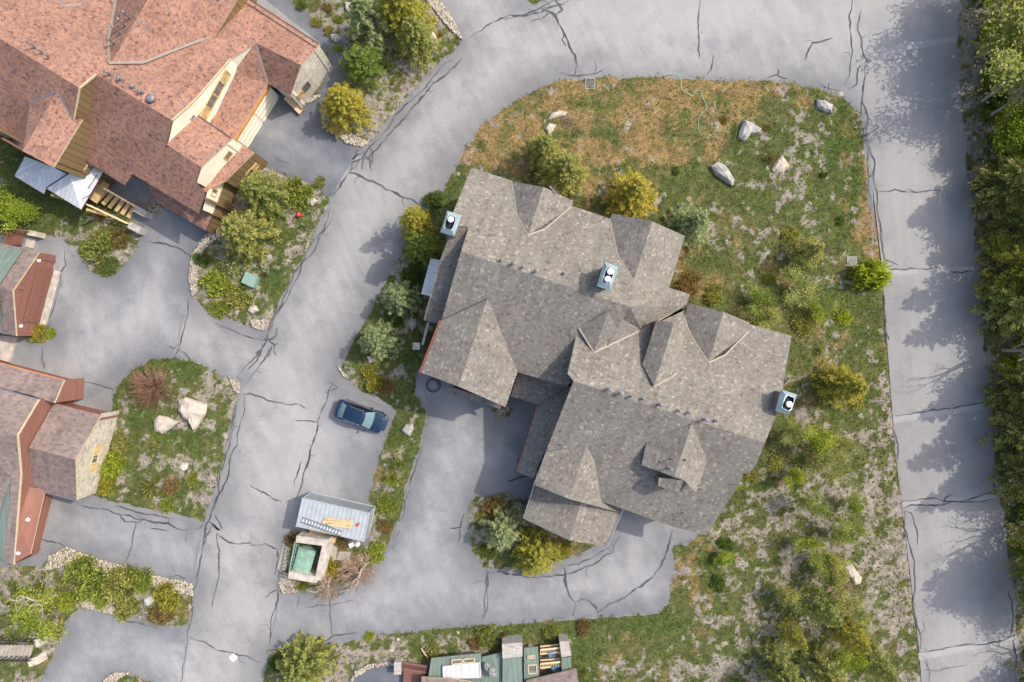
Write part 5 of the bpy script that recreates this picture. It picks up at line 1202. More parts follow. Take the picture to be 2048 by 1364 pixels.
for px_, py_, h, kind, mt, s in sorted(FOREST, key=lambda q: q[1]):
    k = kind.rstrip('0123456789'); cnt[k] = cnt.get(k, 0)+1
    plant(desc[k][0], kind, 0, 0, 2, s*(1.12 if k == 'spruce' else 1.2), mt, '%s in the wood right of the street, %s counting down' % (desc[k][1], ordn[cnt[k]-1]), 'tree', 'trees in the wood beyond the street', 'bark' if k != 'spruce' else 'bark_d', h/HP[k]/s, base=(px_+4, py_))
ordn34 = [a+b_ for a in ('', 'twenty-', 'thirty-') for b_ in ('first', 'second', 'third', 'fourth', 'fifth', 'sixth', 'seventh', 'eighth', 'ninth')+(('tenth','eleventh','twelfth','thirteenth','fourteenth','fifteenth','sixteenth','seventeenth','eighteenth','nineteenth','twentieth') if a == '' else ('thirtieth',) if a == 'twenty-' else ())]
ordn34 = [q.replace('twenty-thirtieth', 'thirtieth') for q in ordn34]
cw = {'leaf': 'fresh green', 'dark': 'dark green', 'green': 'mid green', 'lime': 'bright lime', 'olive': 'olive'}
for i in range(34):
    y_ = -10+i*41+R.uniform(-12, 12); x_ = 1925+.085*y_+R.uniform(8, 75); c_ = R.choice(['leaf', 'dark', 'green', 'lime', 'dark', 'olive'])
    bush(x_+20, y_, R.uniform(16, 34), R.choice('ssj'), c_, '%s undergrowth shrub between street and wood, %s of them from the top' % (cw[c_], ordn34[i]), 'undergrowth_shrub', 'shrub', group='undergrowth shrubs along the wood')
BUSH = [
 (1738,547,38,'s','lime','round bright green bush at the street edge beside the storm grate','lime_bush','bush',2.0),(705,1150,26,'t','rust','dry rusty clump between the leafless tree and the bin enclosure'),(600,1172,20,'t','gold','yellow tuft spilling over the kerb below the bin enclosure'),(680,1160,22,'t','pale','dry pale grassy clump beside the bin enclosure'),(655,1120,12,'j','olive','small olive creeper on the bin enclosure wall'),
 (600,385,34,'s','green','dark green shrub right of the yellow-green spruce by the brown plank wall'),(430,560,38,'j','leaf','spreading juniper against the cobble border, left side of the cabinet bed'),(470,530,26,'s','blue','blue-grey shrub left of the green utility cabinet'),(475,600,34,'j','olive','olive juniper below the green utility cabinet'),(440,615,24,'j','green','low green juniper at the bottom left of the cabinet bed'),
 (530,550,12,'t','rust','small tawny tuft above the green utility cabinet'),(640,365,14,'s','olive','small shrub at the driveway corner near the red hydrant'),(400,520,20,'j','dark','dark low juniper next to the cobbles'),
 (205,490,38,'s','olive','olive shrub in the rounded bed between the two driveways on the left'),(235,480,26,'s','rust','reddish-brown shrub in the rounded bed on the left'),(175,505,24,'j','leaf','green juniper at the left of the rounded bed'),(215,530,22,'j','dark','dark green clump at the tip of the rounded bed'),(200,430,26,'t','rust','rusty tuft below the entry stairs'),
 (72,665,19,'s','gold','yellow-orange bush on the tiny bed by the red-brown garage wall'),(98,668,14,'j','lime','green mound beside the yellow-orange bush'),
 (228,930,32,'s','lime','yellow-green shrub against the pale stone gable'),(212,975,24,'s','gold','golden shrub at the foot of the pale stone gable'),(245,890,22,'s','olive','olive shrub at the upper end of the pale stone gable'),(300,975,30,'t','olive','spiky olive tuft in the boulder bed'),(345,975,24,'j','rust','brownish low shrub under the dead white branches, boulder bed'),(315,885,18,'t','pale','pale spiky clump below the left boulder'),(380,960,18,'j','green','green mound near the road in the boulder bed'),(330,1010,20,'j','green','dark green mound at the bottom of the boulder bed'),
 (165,1150,52,'s','green','broad dark green shrub by the gravel, lower left planting'),(235,1172,44,'s','olive','olive shrub in the centre of the lower left planting'),(278,1165,34,'s','green','green shrub touching the gravel, lower left planting'),(330,1190,34,'s','gold','yellow-tipped shrub right of the grey rock, lower left planting'),(325,1230,28,'s','rust','brown-tinged shrub at the road corner of the lower left planting'),(255,1215,30,'s','olive','rusty olive shrub above the lower driveway'),(135,1205,22,'s','lime','small light green shrub at the gravel gap above the lower driveway'),(200,1205,20,'s','leaf','small green shrub between the gravel patches'),
 (745,765,26,'s','gold','golden grassy shrub above the parked car'),(735,735,20,'j','olive','mossy green mound left of the pale blue spruce'),(775,775,20,'s','rust','tawny shrub right of the golden grassy one above the parked car'),(785,640,22,'s','dark','dark shrub between the awning spruce and the pale blue one'),(820,555,26,'s','dark','shaded dark shrub under the metal awning'),(835,560,18,'j','dark','low shaded shrub beside the lodge\'s west wall'),(870,400,24,'s','dark','dark shrub at the lodge\'s north-west corner'),
 (795,930,26,'t','olive','tall grassy clump in the strip between the parking bay and the lodge drive'),(785,960,26,'t','lime','yellow-green grassy clump lower in the strip beside the parking bay'),(775,1010,22,'j','green','green mound at the container\'s right corner'),(770,1050,20,'j','rust','brown low shrub right of the container'),(750,1105,24,'j','leaf','green mound at the curve below the container'),
 (590,1078,22,'s','rust','rust-coloured shrub at the container\'s lower left corner'),(625,1070,16,'j','lime','lime mound between the container and the bin enclosure'),(683,1088,14,'s','rust','small rusty shrub under the container ladder end'),(665,1140,22,'s','gold','yellow shrub overhanging the bin enclosure wall'),(620,1150,18,'j','olive','olive mound below the bin enclosure'),
 (982,1020,28,'s','rust','reddish-brown shrub in the rounded bed at the lodge driveway'),(960,1035,16,'j','olive','mossy mound at the left tip of the rounded bed'),(1130,1100,16,'s','gold','yellow-brown shrub right of the bright golden spruce'),(975,1105,18,'j','dark','dark low mound in the rounded bed'),
 (600,12,12,'s','dark','small round shrub by the walkway, topmost left bed'),(632,45,13,'s','olive','olive ball shrub along the walkway'),(655,15,12,'s','rust','rusty ball shrub in the top bed'),(675,40,12,'j','green','green ground shrub left of the white rock at the top'),(655,60,12,'s','olive','small ball shrub at the walkway bend'),(675,95,10,'s','lime','tiny lime shrub at the walkway corner'),(850,110,14,'s','dark','dark green small shrub beside the tall pale boulder'),(878,68,11,'s','rust','small brown shrub above the tall pale boulder'),(875,95,10,'j','blue','blue-green mound right of the tall pale boulder'),(785,165,7,'s','green','tiny green shrub in the bare bed beside the road'),
 (642,140,6,'s','gold','upper tiny golden shrub at the foot of the stone gable wall'),(640,152,7,'s','gold','lower tiny golden shrub at the foot of the stone gable wall'),(616,182,6,'s','leaf','tiny green shrub at the lower end of the stone gable wall'),
 (1540,320,22,'t','rust','tawny grass clump left of the cream boulder on the lawn'),(1531,390,9,'t','lime','small yellow flowering clump below the cream boulder'),(1352,343,10,'s','dark','small dark green shrub on the lawn left of the grey wedge boulder'),(1450,240,12,'j','rust','brownish mound left of the white pointed boulder'),(1533,255,10,'j','rust','brown mound right of the white pointed boulder'),(1380,570,30,'s','rust','orange-brown shrub against the lodge\'s north-east wall'),(1430,590,24,'s','olive','pale green shrub between the orange-brown one and the aspen'),(1600,650,26,'j','olive','olive meadow mound below the yellow-green aspen'),(1715,800,20,'j','olive','olive mound between the golden spruce and the street'),(1470,960,24,'j','lime','lime low shrub at the lodge\'s south-east wall'),(1505,950,18,'j','olive','olive mound beside the lime low shrub'),(1550,925,20,'j','pale','pale mound below the east chimney'),(1450,1090,18,'j','dark','dark shrub behind the small yellow-green bush'),(1440,1165,22,'j','dark','rounded dark mound in the meadow below the yellow bush'),
 (975,1275,24,'s','olive','grey-green shrub behind the green metal house'),(950,1285,18,'s','rust','brown shrub left of the grey-green one behind the green metal house'),(1105,1265,20,'s','olive','olive shrub above the tan balcony rails'),(1170,1255,20,'s','rust','brown-green shrub at the drive edge above the square lawn'),(870,1300,20,'j','olive','yellow-olive mound above the timber landing'),(1005,1270,14,'t','rust','dry tuft between the shrubs behind the green metal house'),(740,1275,14,'j','leaf','green mound on the slope below the lodge drive'),(552,1330,24,'s','dark','dark green shrub left of the pale green spruce at the bottom'),(640,1290,14,'j','olive','olive mound above the pale green spruce at the bottom'),(1170,1345,16,'t','pale','dry tuft on the corner of the square lawn'),
 (1540,560,16,'j','green','green mound in the middle of the rough meadow'),(1690,640,22,'j','lime','lime mound below the round bright bush'),(1640,700,18,'t','pale','dry pale clump right of the lodge\'s north-east roof corner'),(1580,470,20,'j','olive','pale mound above the dark-shadowed spruce'),(1680,440,12,'s','dark','dark mound along the lawn edge near the street'),(1645,350,10,'s','dark','dark green little shrub near the lawn\'s curved edge'),
]
for b_ in BUSH: bush(*b_)
# the leafless round shrub and other bare ones
def bareshrub(px, py, r, seed, mat, label, h=1.1):
    me = wood_mesh('twigs', twiggy(seed, 1, h), M[mat]); p = W(px, py, .4); o = link('bare_shrub', me); o.location = (p.x, p.y, .03); s = r*K0*1.12; o.scale = (s, s, s); tag(o, label, 'shrub')
bareshrub(306,775,40,5,'twig_red','round leafless reddish-brown shrub at the top of the boulder bed')
bareshrub(1136,241,14,6,'twig','tiny pale leafless bush beside the long rock on the dry lawn',.5)
bareshrub(345,957,13,7,'twig','small dead white-branched bush in the boulder bed',.5)
bareshrub(716,1140,36,9,'twig','leafless tan twiggy bush under the pale branches right of the bin enclosure',.8)
bareshrub(655,1172,30,10,'twig','leafless tan twiggy bush at the lower corner of the bin enclosure',.8)
bareshrub(1680,1175,26,8,'twig','pale leafless bush under the big olive tree by the slab rock',.8)
# ---------------- rocks ----------------
def rock(name, pts, h, mat, label, cat='boulder', seed=0, top=.62, group=None):
    """outline as seen -> faceted boulder of real height"""
    rr = random.Random(seed); P = [W(x, y, h*.35) for x, y in pts]; c = sum(P, Vector())/len(P); bm = bmesh.new(); n = len(P); rings = []
    Q = []
    for i in range(n):
        a, b_ = P[i], P[(i+1) % n]; Q += [a, a.lerp(b_, .5)+Vector((rr.uniform(-.04, .04), rr.uniform(-.04, .04), 0))]
    for z, k in ((-.15, .97), (h*.3, 1.0), (h*.62, .93), (h*.92, top)):
        rings.append([bm.verts.new((c.x+(q.x-c.x)*k*rr.uniform(.96, 1.04), c.y+(q.y-c.y)*k*rr.uniform(.96, 1.04), z+rr.uniform(-.08, .08)*h*(z > 0))) for q in Q])
    for a, b_ in zip(rings, rings[1:]):
        for i in range(len(Q)): bm.faces.new((a[i], a[(i+1) % len(Q)], b_[(i+1) % len(Q)], b_[i]))
    tp = bm.verts.new((c.x+rr.uniform(-.1, .1), c.y+rr.uniform(-.1, .1), h*1.04))
    for i in range(len(Q)): bm.faces.new((rings[-1][i], rings[-1][(i+1) % len(Q)], tp))
    bmesh.ops.subdivide_edges(bm, edges=bm.edges[:], cuts=1, use_grid_fill=True, fractal=.05, along_normal=.3, seed=seed)
    bmesh.ops.recalc_face_normals(bm, faces=bm.faces[:])
    me = bpy.data.meshes.new(name); bm.to_mesh(me); bm.free(); me.materials.append(M[mat]); o = link(name, me); return tag(o, label, cat, group)
ROCKS = [
 ([(357,800),(372,795),(395,802),(413,808),(412,828),(400,845),(388,862),(380,845),(365,835),(357,820)],.9,'rock','largest flat pale boulder in the bed beside the stone gable house'),
 ([(308,840),(318,830),(335,833),(360,843),(345,855),(325,868),(310,862)],.8,'rock','pale boulder with a dark shaded left side, next to the largest one'),
 ([(357,934),(365,924),(377,925),(376,938),(366,943)],.4,'rock','small round pale rock low in the boulder bed'),
 ([(1474,275),(1480,258),(1487,240),(1500,243),(1523,258),(1520,265),(1500,270),(1490,282),(1482,282)],.8,'rock_grey','white pointed boulder at the end of the green hose'),
 ([(1632,199),(1648,200),(1666,210),(1663,228),(1650,225),(1633,215)],.6,'rock_grey','grey rough boulder near the road corner of the lawn'),
 ([(1420,332),(1435,323),(1446,330),(1458,342),(1469,362),(1465,374),(1450,365),(1430,350)],.9,'rock_grey','long grey wedge boulder on the lawn'),
 ([(1541,340),(1552,320),(1562,311),(1571,320),(1578,334),(1565,345),(1548,348)],.6,'rock','cream boulder beside a tawny grass clump on the lawn'),
 ([(1095,240),(1103,226),(1120,221),(1136,224),(1130,232),(1110,237)],.5,'rock','long pale rock on the dry lawn, upper of the two'),
 ([(1090,258),(1098,247),(1113,249),(1105,265),(1095,271)],.5,'rock','short pale rock on the dry lawn, lower of the two'),
 ([(1688,1132),(1702,1126),(1712,1140),(1724,1155),(1720,1168),(1708,1170),(1700,1155),(1690,1150)],.6,'rock','large pale slab rock among the trees by the street'),
 ([(1605,1203),(1622,1195),(1636,1203),(1630,1212),(1612,1210)],.4,'rock_grey','white rock half hidden left of the lower meadow pines'),
 ([(803,860),(812,848),(826,845),(828,858),(820,873),(812,868)],.5,'rock_grey','white rock in the strip east of the parked car'),
 ([(852,64),(868,64),(875,78),(872,100),(860,102),(853,85)],.9,'rock','tall pale boulder beside the olive spruce at the top'),
 ([(689,5),(702,5),(706,20),(698,28),(690,18)],.5,'rock_grey','white rock at the top left of the tall pale spruce'),
 ([(660,70),(675,68),(682,80),(672,86),(662,80)],.5,'rock_grey','grey rock by the walkway bend'),
 ([(812,640),(822,632),(833,640),(832,655),(824,662)],.5,'rock_grey','grey rock under the awning spruce'),
 ([(500,612),(512,611),(518,622),(505,628),(495,622)],.5,'rock','whitish rock at the bottom of the cabinet bed'),
 ([(530,508),(542,504),(549,512),(545,522),(532,522)],.15,'conc_d','flat pinkish paver stone above the green utility cabinet'),
 ([(288,1195),(303,1188),(312,1200),(300,1212),(289,1210)],.6,'rock_grey','whitish grey rock in the lower left planting'),
 ([(556,548),(562,548),(563,562),(558,565)],.12,'rock','small flat stone on the slope right of the cabinet'),
 ([(612,398),(625,395),(635,402),(625,412),(612,408)],.4,'rock','grey flat rock near the red hydrant'),
 ([(733,712),(750,712),(752,724),(738,728)],.4,'rock','pale rock under the pale blue spruce'),
 ([(912,1262),(918,1261),(920,1267),(914,1268)],.2,'rock','uppermost tiny square stone on the slope above the timber landing'),
 ([(792,1276),(799,1276),(799,1282),(793,1282)],.2,'rock','tiny square stone on the slope, between the uppermost and the lowest'),
 ([(778,1298),(787,1297),(787,1303),(779,1303)],.2,'rock','lowest tiny square stone on the slope left of the timber landing'),
 ([(1450,930),(1456,930),(1457,936),(1450,936)],.2,'rock_grey','tiny white stone by the lodge\'s south-east wall'),
]
for i, (pts, h, mt, lb) in enumerate(ROCKS): rock('boulder' if h > .35 else 'stone', pts, h, mt, lb, 'boulder' if h > .35 else 'stone', i)
# cobble borders: countless little stones
def cobbles():
    rs = np.random.RandomState(4); zones = [
     ([(655,205),(642,222),(645,250),(690,285),(722,295),(735,285),(715,275),(680,255),(655,232)],520),([(445,455),(412,470),(385,508),(378,555),(385,590),(395,585),(395,540),(408,500),(440,472)],620),
     ([(500,640),(540,640),(530,662),(505,655)],160),([(458,752),(480,768),(478,785),(468,780)],90),([(100,1112),(135,1093),(200,1118),(300,1148),(385,1166),(386,1190),(340,1185),(270,1155),(200,1140),(150,1128),(90,1140)],1150),
     ([(160,1200),(230,1212),(228,1228),(165,1213)],220),([(205,1364),(225,1346),(262,1343),(240,1355),(220,1372)],200),([(560,1155),(600,1165),(595,1185),(565,1185),(556,1170)],200),
     ([(870,-10),(900,30),(925,80),(910,70),(880,35),(845,-10)],480),([(645,190),(622,205),(605,208),(615,196)],90),([(700,1364),(712,1340),(740,1328),(780,1322),(790,1328),(745,1334),(715,1350)],140),
     ([(310,395),(330,415),(300,440),(285,425),(298,405)],120),([(676,732),(686,750),(700,760),(690,748)],50),([(560,1140),(590,1150),(575,1165),(560,1160)],80)]
    V = []; Fc = []; k = 0; ico = [(0,0,1),(1,0,0),(0,1,0),(-1,0,0),(0,-1,0),(.6,.6,.6),(-.6,.6,.6),(-.6,-.6,.6),(.6,-.6,.6)]; fi = [(0,8,5),(0,5,6),(0,6,7),(0,7,8),(5,8,1),(5,1,2),(5,2,6),(6,2,3),(6,3,7),(7,3,4),(7,4,8),(8,4,1)]
    T = []
    for poly, n in zones:
        P = np.array(poly, float); mn = P.min(0); mx = P.max(0); n = int(n*1.7); q = rs.rand(n*6, 2)*(mx-mn)+mn; ins = seg_sdf(q[:, 0], q[:, 1], poly) > 0; q = q[ins][:n]
        for a, b_ in q:
            p = W(a, b_, 0); s = rs.uniform(.055, .125); an = rs.rand()*6.28; cs, sn = math.cos(an), math.sin(an); e = rs.uniform(.7, 1.4); tn = rs.rand()
            for x, y, z in ico: x *= e; V.append((p.x+(x*cs-y*sn)*s, p.y+(x*sn+y*cs)*s, .12+z*s*.6)); T.append(tn)
            for f in fi: Fc.append([k+j for j in f])
            k += 9
    m, t, b = nodes('cobbles', .85, .2); g = G(t); a = g.n('Attribute', attribute_name='tint'); g.l(g.ramp(a.outputs['Fac'], [(0, (.17, .14, .12)), (.35, (.32, .27, .21)), (.7, (.40, .35, .28)), (1, (.50, .45, .38))]), b.inputs['Base Color'])
    me = np_mesh('cobbles', np.array(V), np.array(Fc), m, np.array(T), 'tint'); tag(link('cobble_border', me), 'rounded pale cobbles edging beds and driveways', 'cobbles', kind='stuff')
cobbles()
# ---------------- grass and weeds (uncountable) ----------------
def sample(n, rs, cond):
    x = rs.uniform(-49, 50, n); y = rs.uniform(-33.5, 33.5, n); ix = np.clip(((x-gx[0])*0).astype(int), 0, 1); i = np.searchsorted(gx, x)-1; j = np.searchsorted(gy, y)-1
    e = EDGE[j, i]; d, l, b_ = DRY[j, i], LUSH[j, i], BARE[j, i]; k = cond(e, d, l, b_, rs.rand(n)); return x[k], y[k], Z[j, i][k], d[k], l[k], b_[k]
rs = np.random.RandomState(12)
x, y, z, d, l, b_ = sample(190000, rs, lambda e, d, l, b_, r: (e > -.06) & (r < .08+.9*(1-b_)*(.4+.6*np.maximum(l, d*.6))))
n = len(x); bl = 3; X3 = np.repeat(x, bl)+rs.normal(0, .05, n*bl); Y3 = np.repeat(y, bl)+rs.normal(0, .05, n*bl); L = rs.uniform(.07, .20, n*bl)*(1+.5*np.repeat(vn(x, y, .7, 3), bl))
a = rs.rand(n*bl)*6.28; e = rs.uniform(.2, 1.3, n*bl); D = np.stack([np.cos(a)*np.cos(e), np.sin(a)*np.cos(e), np.sin(e)], 1); S = np.stack([-np.sin(a), np.cos(a), 0*a], 1); w3 = rs.uniform(.015, .035, n*bl)
B = np.stack([X3, Y3, np.repeat(z, bl)-.01], 1); v = np.stack([B-S*w3[:, None], B+S*w3[:, None], B+D*L[:, None]], 1).reshape(-1, 3); f = np.arange(n*bl*3).reshape(-1, 3)
tn = np.clip(np.repeat(.15+.85*d*np.where(rs.rand(n) < .75, 1, .4), bl)+rs.uniform(-.12, .18, n*bl), 0, 1)
tag(link('grass', np_mesh('grass', v, f, F['grass'], np.repeat(tn, 3), 'tint')), 'short patchy grass and dry straw over the beds and meadow', 'grass', kind='stuff')
x, y, z, d, l, b_ = sample(52000, rs, lambda e, d, l, b_, r: (e > .12) & (r < .05+.8*b_*(1-d)+.22*l))
n = len(x); q = 26; r0 = np.repeat(.08+.32*rs.rand(n)**2, q); u = rs.normal(0, 1, (n*q, 3)); u /= np.linalg.norm(u, axis=1, keepdims=True); u[:, 2] = np.abs(u[:, 2])*.7
C = np.stack([np.repeat(x, q), np.repeat(y, q), np.repeat(z, q)], 1)+u*r0[:, None]*rs.rand(n*q, 1)**.5; tint = np.clip(np.repeat(rs.rand(n), q)*.7+rs.uniform(-.2, .3, n*q), 0, 1)
v, f, t_ = cards(C, u+rs.normal(0, .5, u.shape), rs.normal(0, .6, u.shape)+np.array([0, 0, 1.]), rs.uniform(.05, .12, n*q), rs.uniform(.03, .06, n*q), tint, rs)
tag(link('ground_cover', np_mesh('ground_cover', v, f, F['leaf'], t_, 'tint')), 'small weeds and leafy ground cover spotting the bare soil', 'ground cover', kind='stuff')
# ---------------- the dark blue car ----------------
def car():
    a, b_ = W(676,815,.6), W(771,849,.6); c = (a+b_)/2; rz = math.atan2(b_.y-a.y, b_.x-a.x); c.z = .03
    r_ = thing('parked_car', 'dark blue crossover car parked alone in the asphalt bay by the road', 'car', c, rz)
    m, t, b = nodes('car paint', .22, .6, .35); b.inputs['Base Color'].default_value = (.006, .028, .062, 1); b.inputs['Coat Weight'].default_value = .6; b.inputs['Coat Roughness'].default_value = .08
    mg, t, b = nodes('car glass', .08, .7); b.inputs['Base Color'].default_value = (.12, .20, .21, 1)
    md = simple('car side glass', (.012, .016, .018), .1, 0, .1, 1, 0)
    ch = simple('chrome', (.6, .62, .64), .15, .9, .02, 1, 0)
    # stations: x, half width, bottom z, shoulder z, top z (hood / deck)
    ST = [(-2.44,.55,.45,.70,.78),(-2.38,.74,.34,.86,.94),(-2.22,.86,.26,.95,1.03),(-1.8,.93,.22,.98,1.07),(-1.0,.95,.2,.96,1.05),(0,.955,.2,.94,1.03),(.9,.95,.2,.92,1.02),(1.5,.93,.22,.88,.97),(1.95,.89,.24,.80,.90),(2.2,.82,.28,.72,.82),(2.36,.70,.34,.64,.72),(2.44,.50,.40,.56,.60)]
    mb = MB(); prof = lambda hw, zb, zs, zt: [(-hw*.55, zb), (-hw*.92, zb+.03), (-hw, zb+.2), (-hw*1.0, (zb+zs)/2), (-hw*.975, zs-.05), (-hw*.92, zs), (-hw*.78, zt-.02), (-hw*.4, zt+.015), (0, zt+.02)]
    rings = []
    for x, hw, zb, zs, zt in ST:
        p = prof(hw, zb, zs, zt); rings.append([Vector((x, y, z)) for y, z in p]+[Vector((x, -y, z)) for y, z in p[-2::-1]])
    for A, B in zip(rings, rings[1:]):
        for i in range(len(A)-1): mb.add([A[i], B[i], B[i+1], A[i+1]], [[0, 1, 2, 3]])
        mb.add([A[-1], B[-1], B[0], A[0]], [[0, 1, 2, 3]])
    mb.add(rings[0][::-1], [list(range(len(rings[0])))]); mb.add(rings[-1], [list(range(len(rings[-1])))])
    body = mb.build('body', m, r_, smooth=True, raw=True)
    # greenhouse: rear glass, roof, windscreen, side glass
    def loop(x, hw, z): return x, hw, z
    base = [(-2.0, .72, 1.03), (-1.2, .86, 1.03), (.35, .87, 1.02), (1.12, .80, 1.0)]; top_ = [(-1.42, .60, 1.50), (-1.15, .645, 1.55), (.15, .66, 1.60), (.42, .60, 1.545)]
    mb = MB()
    for sg in (-1, 1):
        for i in range(3):
            A, B, C, D_ = base[i], base[i+1], top_[i+1], top_[i]; V = [Vector((p[0], sg*p[1], p[2])) for p in (A, B, C, D_)]; mb.quad(*(V if sg < 0 else V[::-1]))
    mb.build('side_window', md, r_, raw=True)
    def patch(rows, name, mat, crown=.03):
        mb = MB(); R_ = []
        for (x, hw, z, bow) in rows: R_.append([Vector((x+bow*(1-(k/4)**2), hw*k/4, z+crown*(1-(k/4)**2))) for k in range(-4, 5)])
        for A, B in zip(R_, R_[1:]):
            for i in range(8): mb.add([A[i], B[i], B[i+1], A[i+1]], [[0, 1, 2, 3]])
        return mb.build(name, mat, r_, smooth=True, raw=True)
    patch([(1.12, .80, 1.0, .10), (.78, .72, 1.28, .10), (.42, .60, 1.545, .09)], 'windscreen', mg)
    patch([(.42, .60, 1.55, .09), (.15, .66, 1.60, .05), (-.5, .66, 1.615, 0), (-1.15, .645, 1.56, -.03), (-1.42, .60, 1.505, -.05)], 'roof_panel', m)
    patch([(-1.42, .60, 1.50, -.05), (-1.75, .66, 1.26, -.06), (-2.0, .72, 1.03, -.07)], 'rear_window', mg)
    for sg in (-1, 1):
        mb = MB(); mb.tube([(-1.25, sg*.66, 1.59), (-1.1, sg*.66, 1.64), (.05, sg*.67, 1.66), (.2, sg*.66, 1.61)], .022, 6); mb.build('roof_rail', ch, r_, raw=True)
        mb = MB(); mb.box((.72, sg*1.06, 1.02), (.17, .22, .15), 0, taper=.85); mb.build('wing_mirror', m, r_, raw=True)
        mb = MB(); mb.tube([(-1.95, sg*.90, 1.0), (0, sg*.925, 1.0), (1.0, sg*.90, .98)], .014, 5); mb.build('chrome_strip', ch, r_, raw=True)
        mb = MB(); mb.box((2.17, sg*.66, .73), (.30, .26, .13), -sg*.5); mb.build('headlight', M['steel'], r_, raw=True)
        mb = MB(); mb.box((-2.33, sg*.66, .86), (.12, .28, .13), sg*.4); mb.build('tail_light', M['fascia_red'], r_, raw=True)
        for x in (-1.5, 1.45):
            wm = MB().tube([(x, sg*.72, .34), (x, sg*.74, .34), (x, sg*.93, .34), (x, sg*.95, .34)], [.30, .345, .345, .30], 22).build('wheel', M['black'], r_, raw=True); MB().tube([(x, sg*.94, .34), (x, sg*.965, .34)], [.22, .20], 12).build('rim', ch, wm, raw=True)
        for y0 in (.30, .62):
            mb = MB(); mb.tube([(1.25, sg*y0, 1.005), (2.0, sg*y0*.85, .885)], .012, 4); mb.build('hood_crease', ch if y0 < .5 else m, r_, raw=True)
    mb = MB(); mb.tube([(2.17, -.80, .60), (2.33, -.66, .60), (2.43, -.40, .61), (2.455, 0, .61), (2.43, .40, .61), (2.33, .66, .60), (2.17, .80, .60)], .045, 6); mb.build('front_trim', ch, r_, raw=True)
    mb = MB(); mb.box((2.42, 0, .47), (.08, .8, .16)); mb.build('grille', M['black'], r_, raw=True)
    for a, b2 in (((1.05,-.65,1.03),(.85,-.05,1.17)), ((1.08,.05,1.05),(.86,.5,1.18))): mb = MB(); mb.tube([a, b2], .012, 4); mb.build('wiper', M['black'], r_, raw=True)
car()
# ---------------- shipping container with the things on its roof ----------------
P = [W(604,997,2.6), W(741,1026,2.6), W(728,1083,2.6), W(591,1051,2.6)]; c = sum(P, Vector())/4; d = ((P[1]-P[0])+(P[2]-P[3])).normalized(); rz = math.atan2(d.y, d.x)
ct = thing('shipping_container', 'pale blue-grey corrugated shipping container in the parking bay', 'container', (c.x, c.y, .03), rz)
Lc, Wc, Hc = 6.06, 2.5, 2.57
def corr(o, ax, up_v, nrm, L, H, mat, name, pitch=.28, dep=.05):
    mb = MB(); n = int(L/pitch*4); pr = None
    for i in range(n+1):
        u = L*i/n; ph = (i % 4); dd = dep if ph in (1, 2) else 0; q = o+ax*u-nrm*dd
        if pr: mb.quad(pr, q, q+up_v*H, pr+up_v*H)
        pr = q
    mb.build(name, mat, ct, raw=True)
ex, ey, ez = Vector((1, 0, 0)), Vector((0, 1, 0)), Vector((0, 0, 1)); m_side = simple('container side paint', (.26, .29, .31), .6, .2, .12)
corr(Vector((-Lc/2, Wc/2, .1)), ex, ez, ey, Lc, Hc-.1, m_side, 'side_panel'); corr(Vector((-Lc/2, -Wc/2, .1)), ex, ez, -ey, Lc, Hc-.1, m_side, 'side_panel')
corr(Vector((Lc/2, -Wc/2, .1)), ey, ez, ex, Wc, Hc-.1, m_side, 'end_panel'); corr(Vector((-Lc/2, -Wc/2, .1)), ey, ez, -ex, Wc, Hc-.1, m_side, 'end_panel')
corr(Vector((-Lc/2, -Wc/2, Hc-.01)), ex, ey, ez, Lc, Wc, M['cont_metal'], 'roof_panel', .38, .018)
mb = MB()
for sy in (-1, 1):
    for z in (.1, Hc-.03): mb.bar((-Lc/2, sy*Wc/2, z), (Lc/2, sy*Wc/2, z), .1, .1)
for sx in (-1, 1):
    for z in (.1, Hc-.03): mb.bar((sx*Lc/2, -Wc/2+.06, z), (sx*Lc/2, Wc/2-.06, z), .1, .09)
    for sy in (-1, 1): mb.box((sx*(Lc/2-.02), sy*(Wc/2-.02), Hc/2), (.13, .13, Hc-.02)); mb.box((sx*(Lc/2-.04), sy*(Wc/2-.04), Hc), (.2, .18, .13))
mb.build('frame', M['cont_metal'], ct, raw=True)
zt = 2.63
ld = thing('ladder', 'aluminium ladder lying along the container roof edge', 'ladder', W(603,1038,zt))
a, b_, wv = W(606,1035,zt+.08), W(684,1063,zt+.08), Vector((0, 0, 0)); dd = (b_-a).normalized(); nn = Vector((dd.y, -dd.x, 0))
for s in (0, .40): MB().bar(a+nn*s, b_+nn*s, .07, .1).build('rail', M['steel'], ld)
for k in range(13): q = a.lerp(b_, (k+.4)/13.2); MB().bar(q, q+nn*.40, .07, .05).build('rung', M['cowl'], ld)
for i, (p, q, wd, lb) in enumerate((((645,1043),(706,1048),.26,'upper wide yellow plank lying on the container roof'), ((650,1037),(702,1043),.16,'narrow yellow board at the top of the plank pile on the container roof'), ((655,1048),(703,1055),.22,'lowest yellow plank lying on the container roof'))):
    o = MB().bar(W(*p, zt+.06), W(*q, zt+.06), wd, .07).build('plank', M['plank']); tag(o, lb, 'plank', 'planks on the container roof')
mb = MB(); q = W(716,1049,zt); mb.tube([q, q+ez*.12, q+ez*.14], [.13, .13, .06], 10); mb.box(q+Vector((.1, .12, .05)), (.14, .07, .08), .5); mb.box(q+Vector((-.1, -.1, .05)), (.14, .08, .08), -.5); tag(mb.build('red_fitting', M['red']), 'small red fitting lying at the right end of the container roof', 'fitting')
pl = MB().bar(W(620,1062,.35), W(672,1079,.35), .55, .5).build('timber_stack', M['tan']); tag(pl, 'low tan timber stack under the container\'s lower side', 'timber stack')
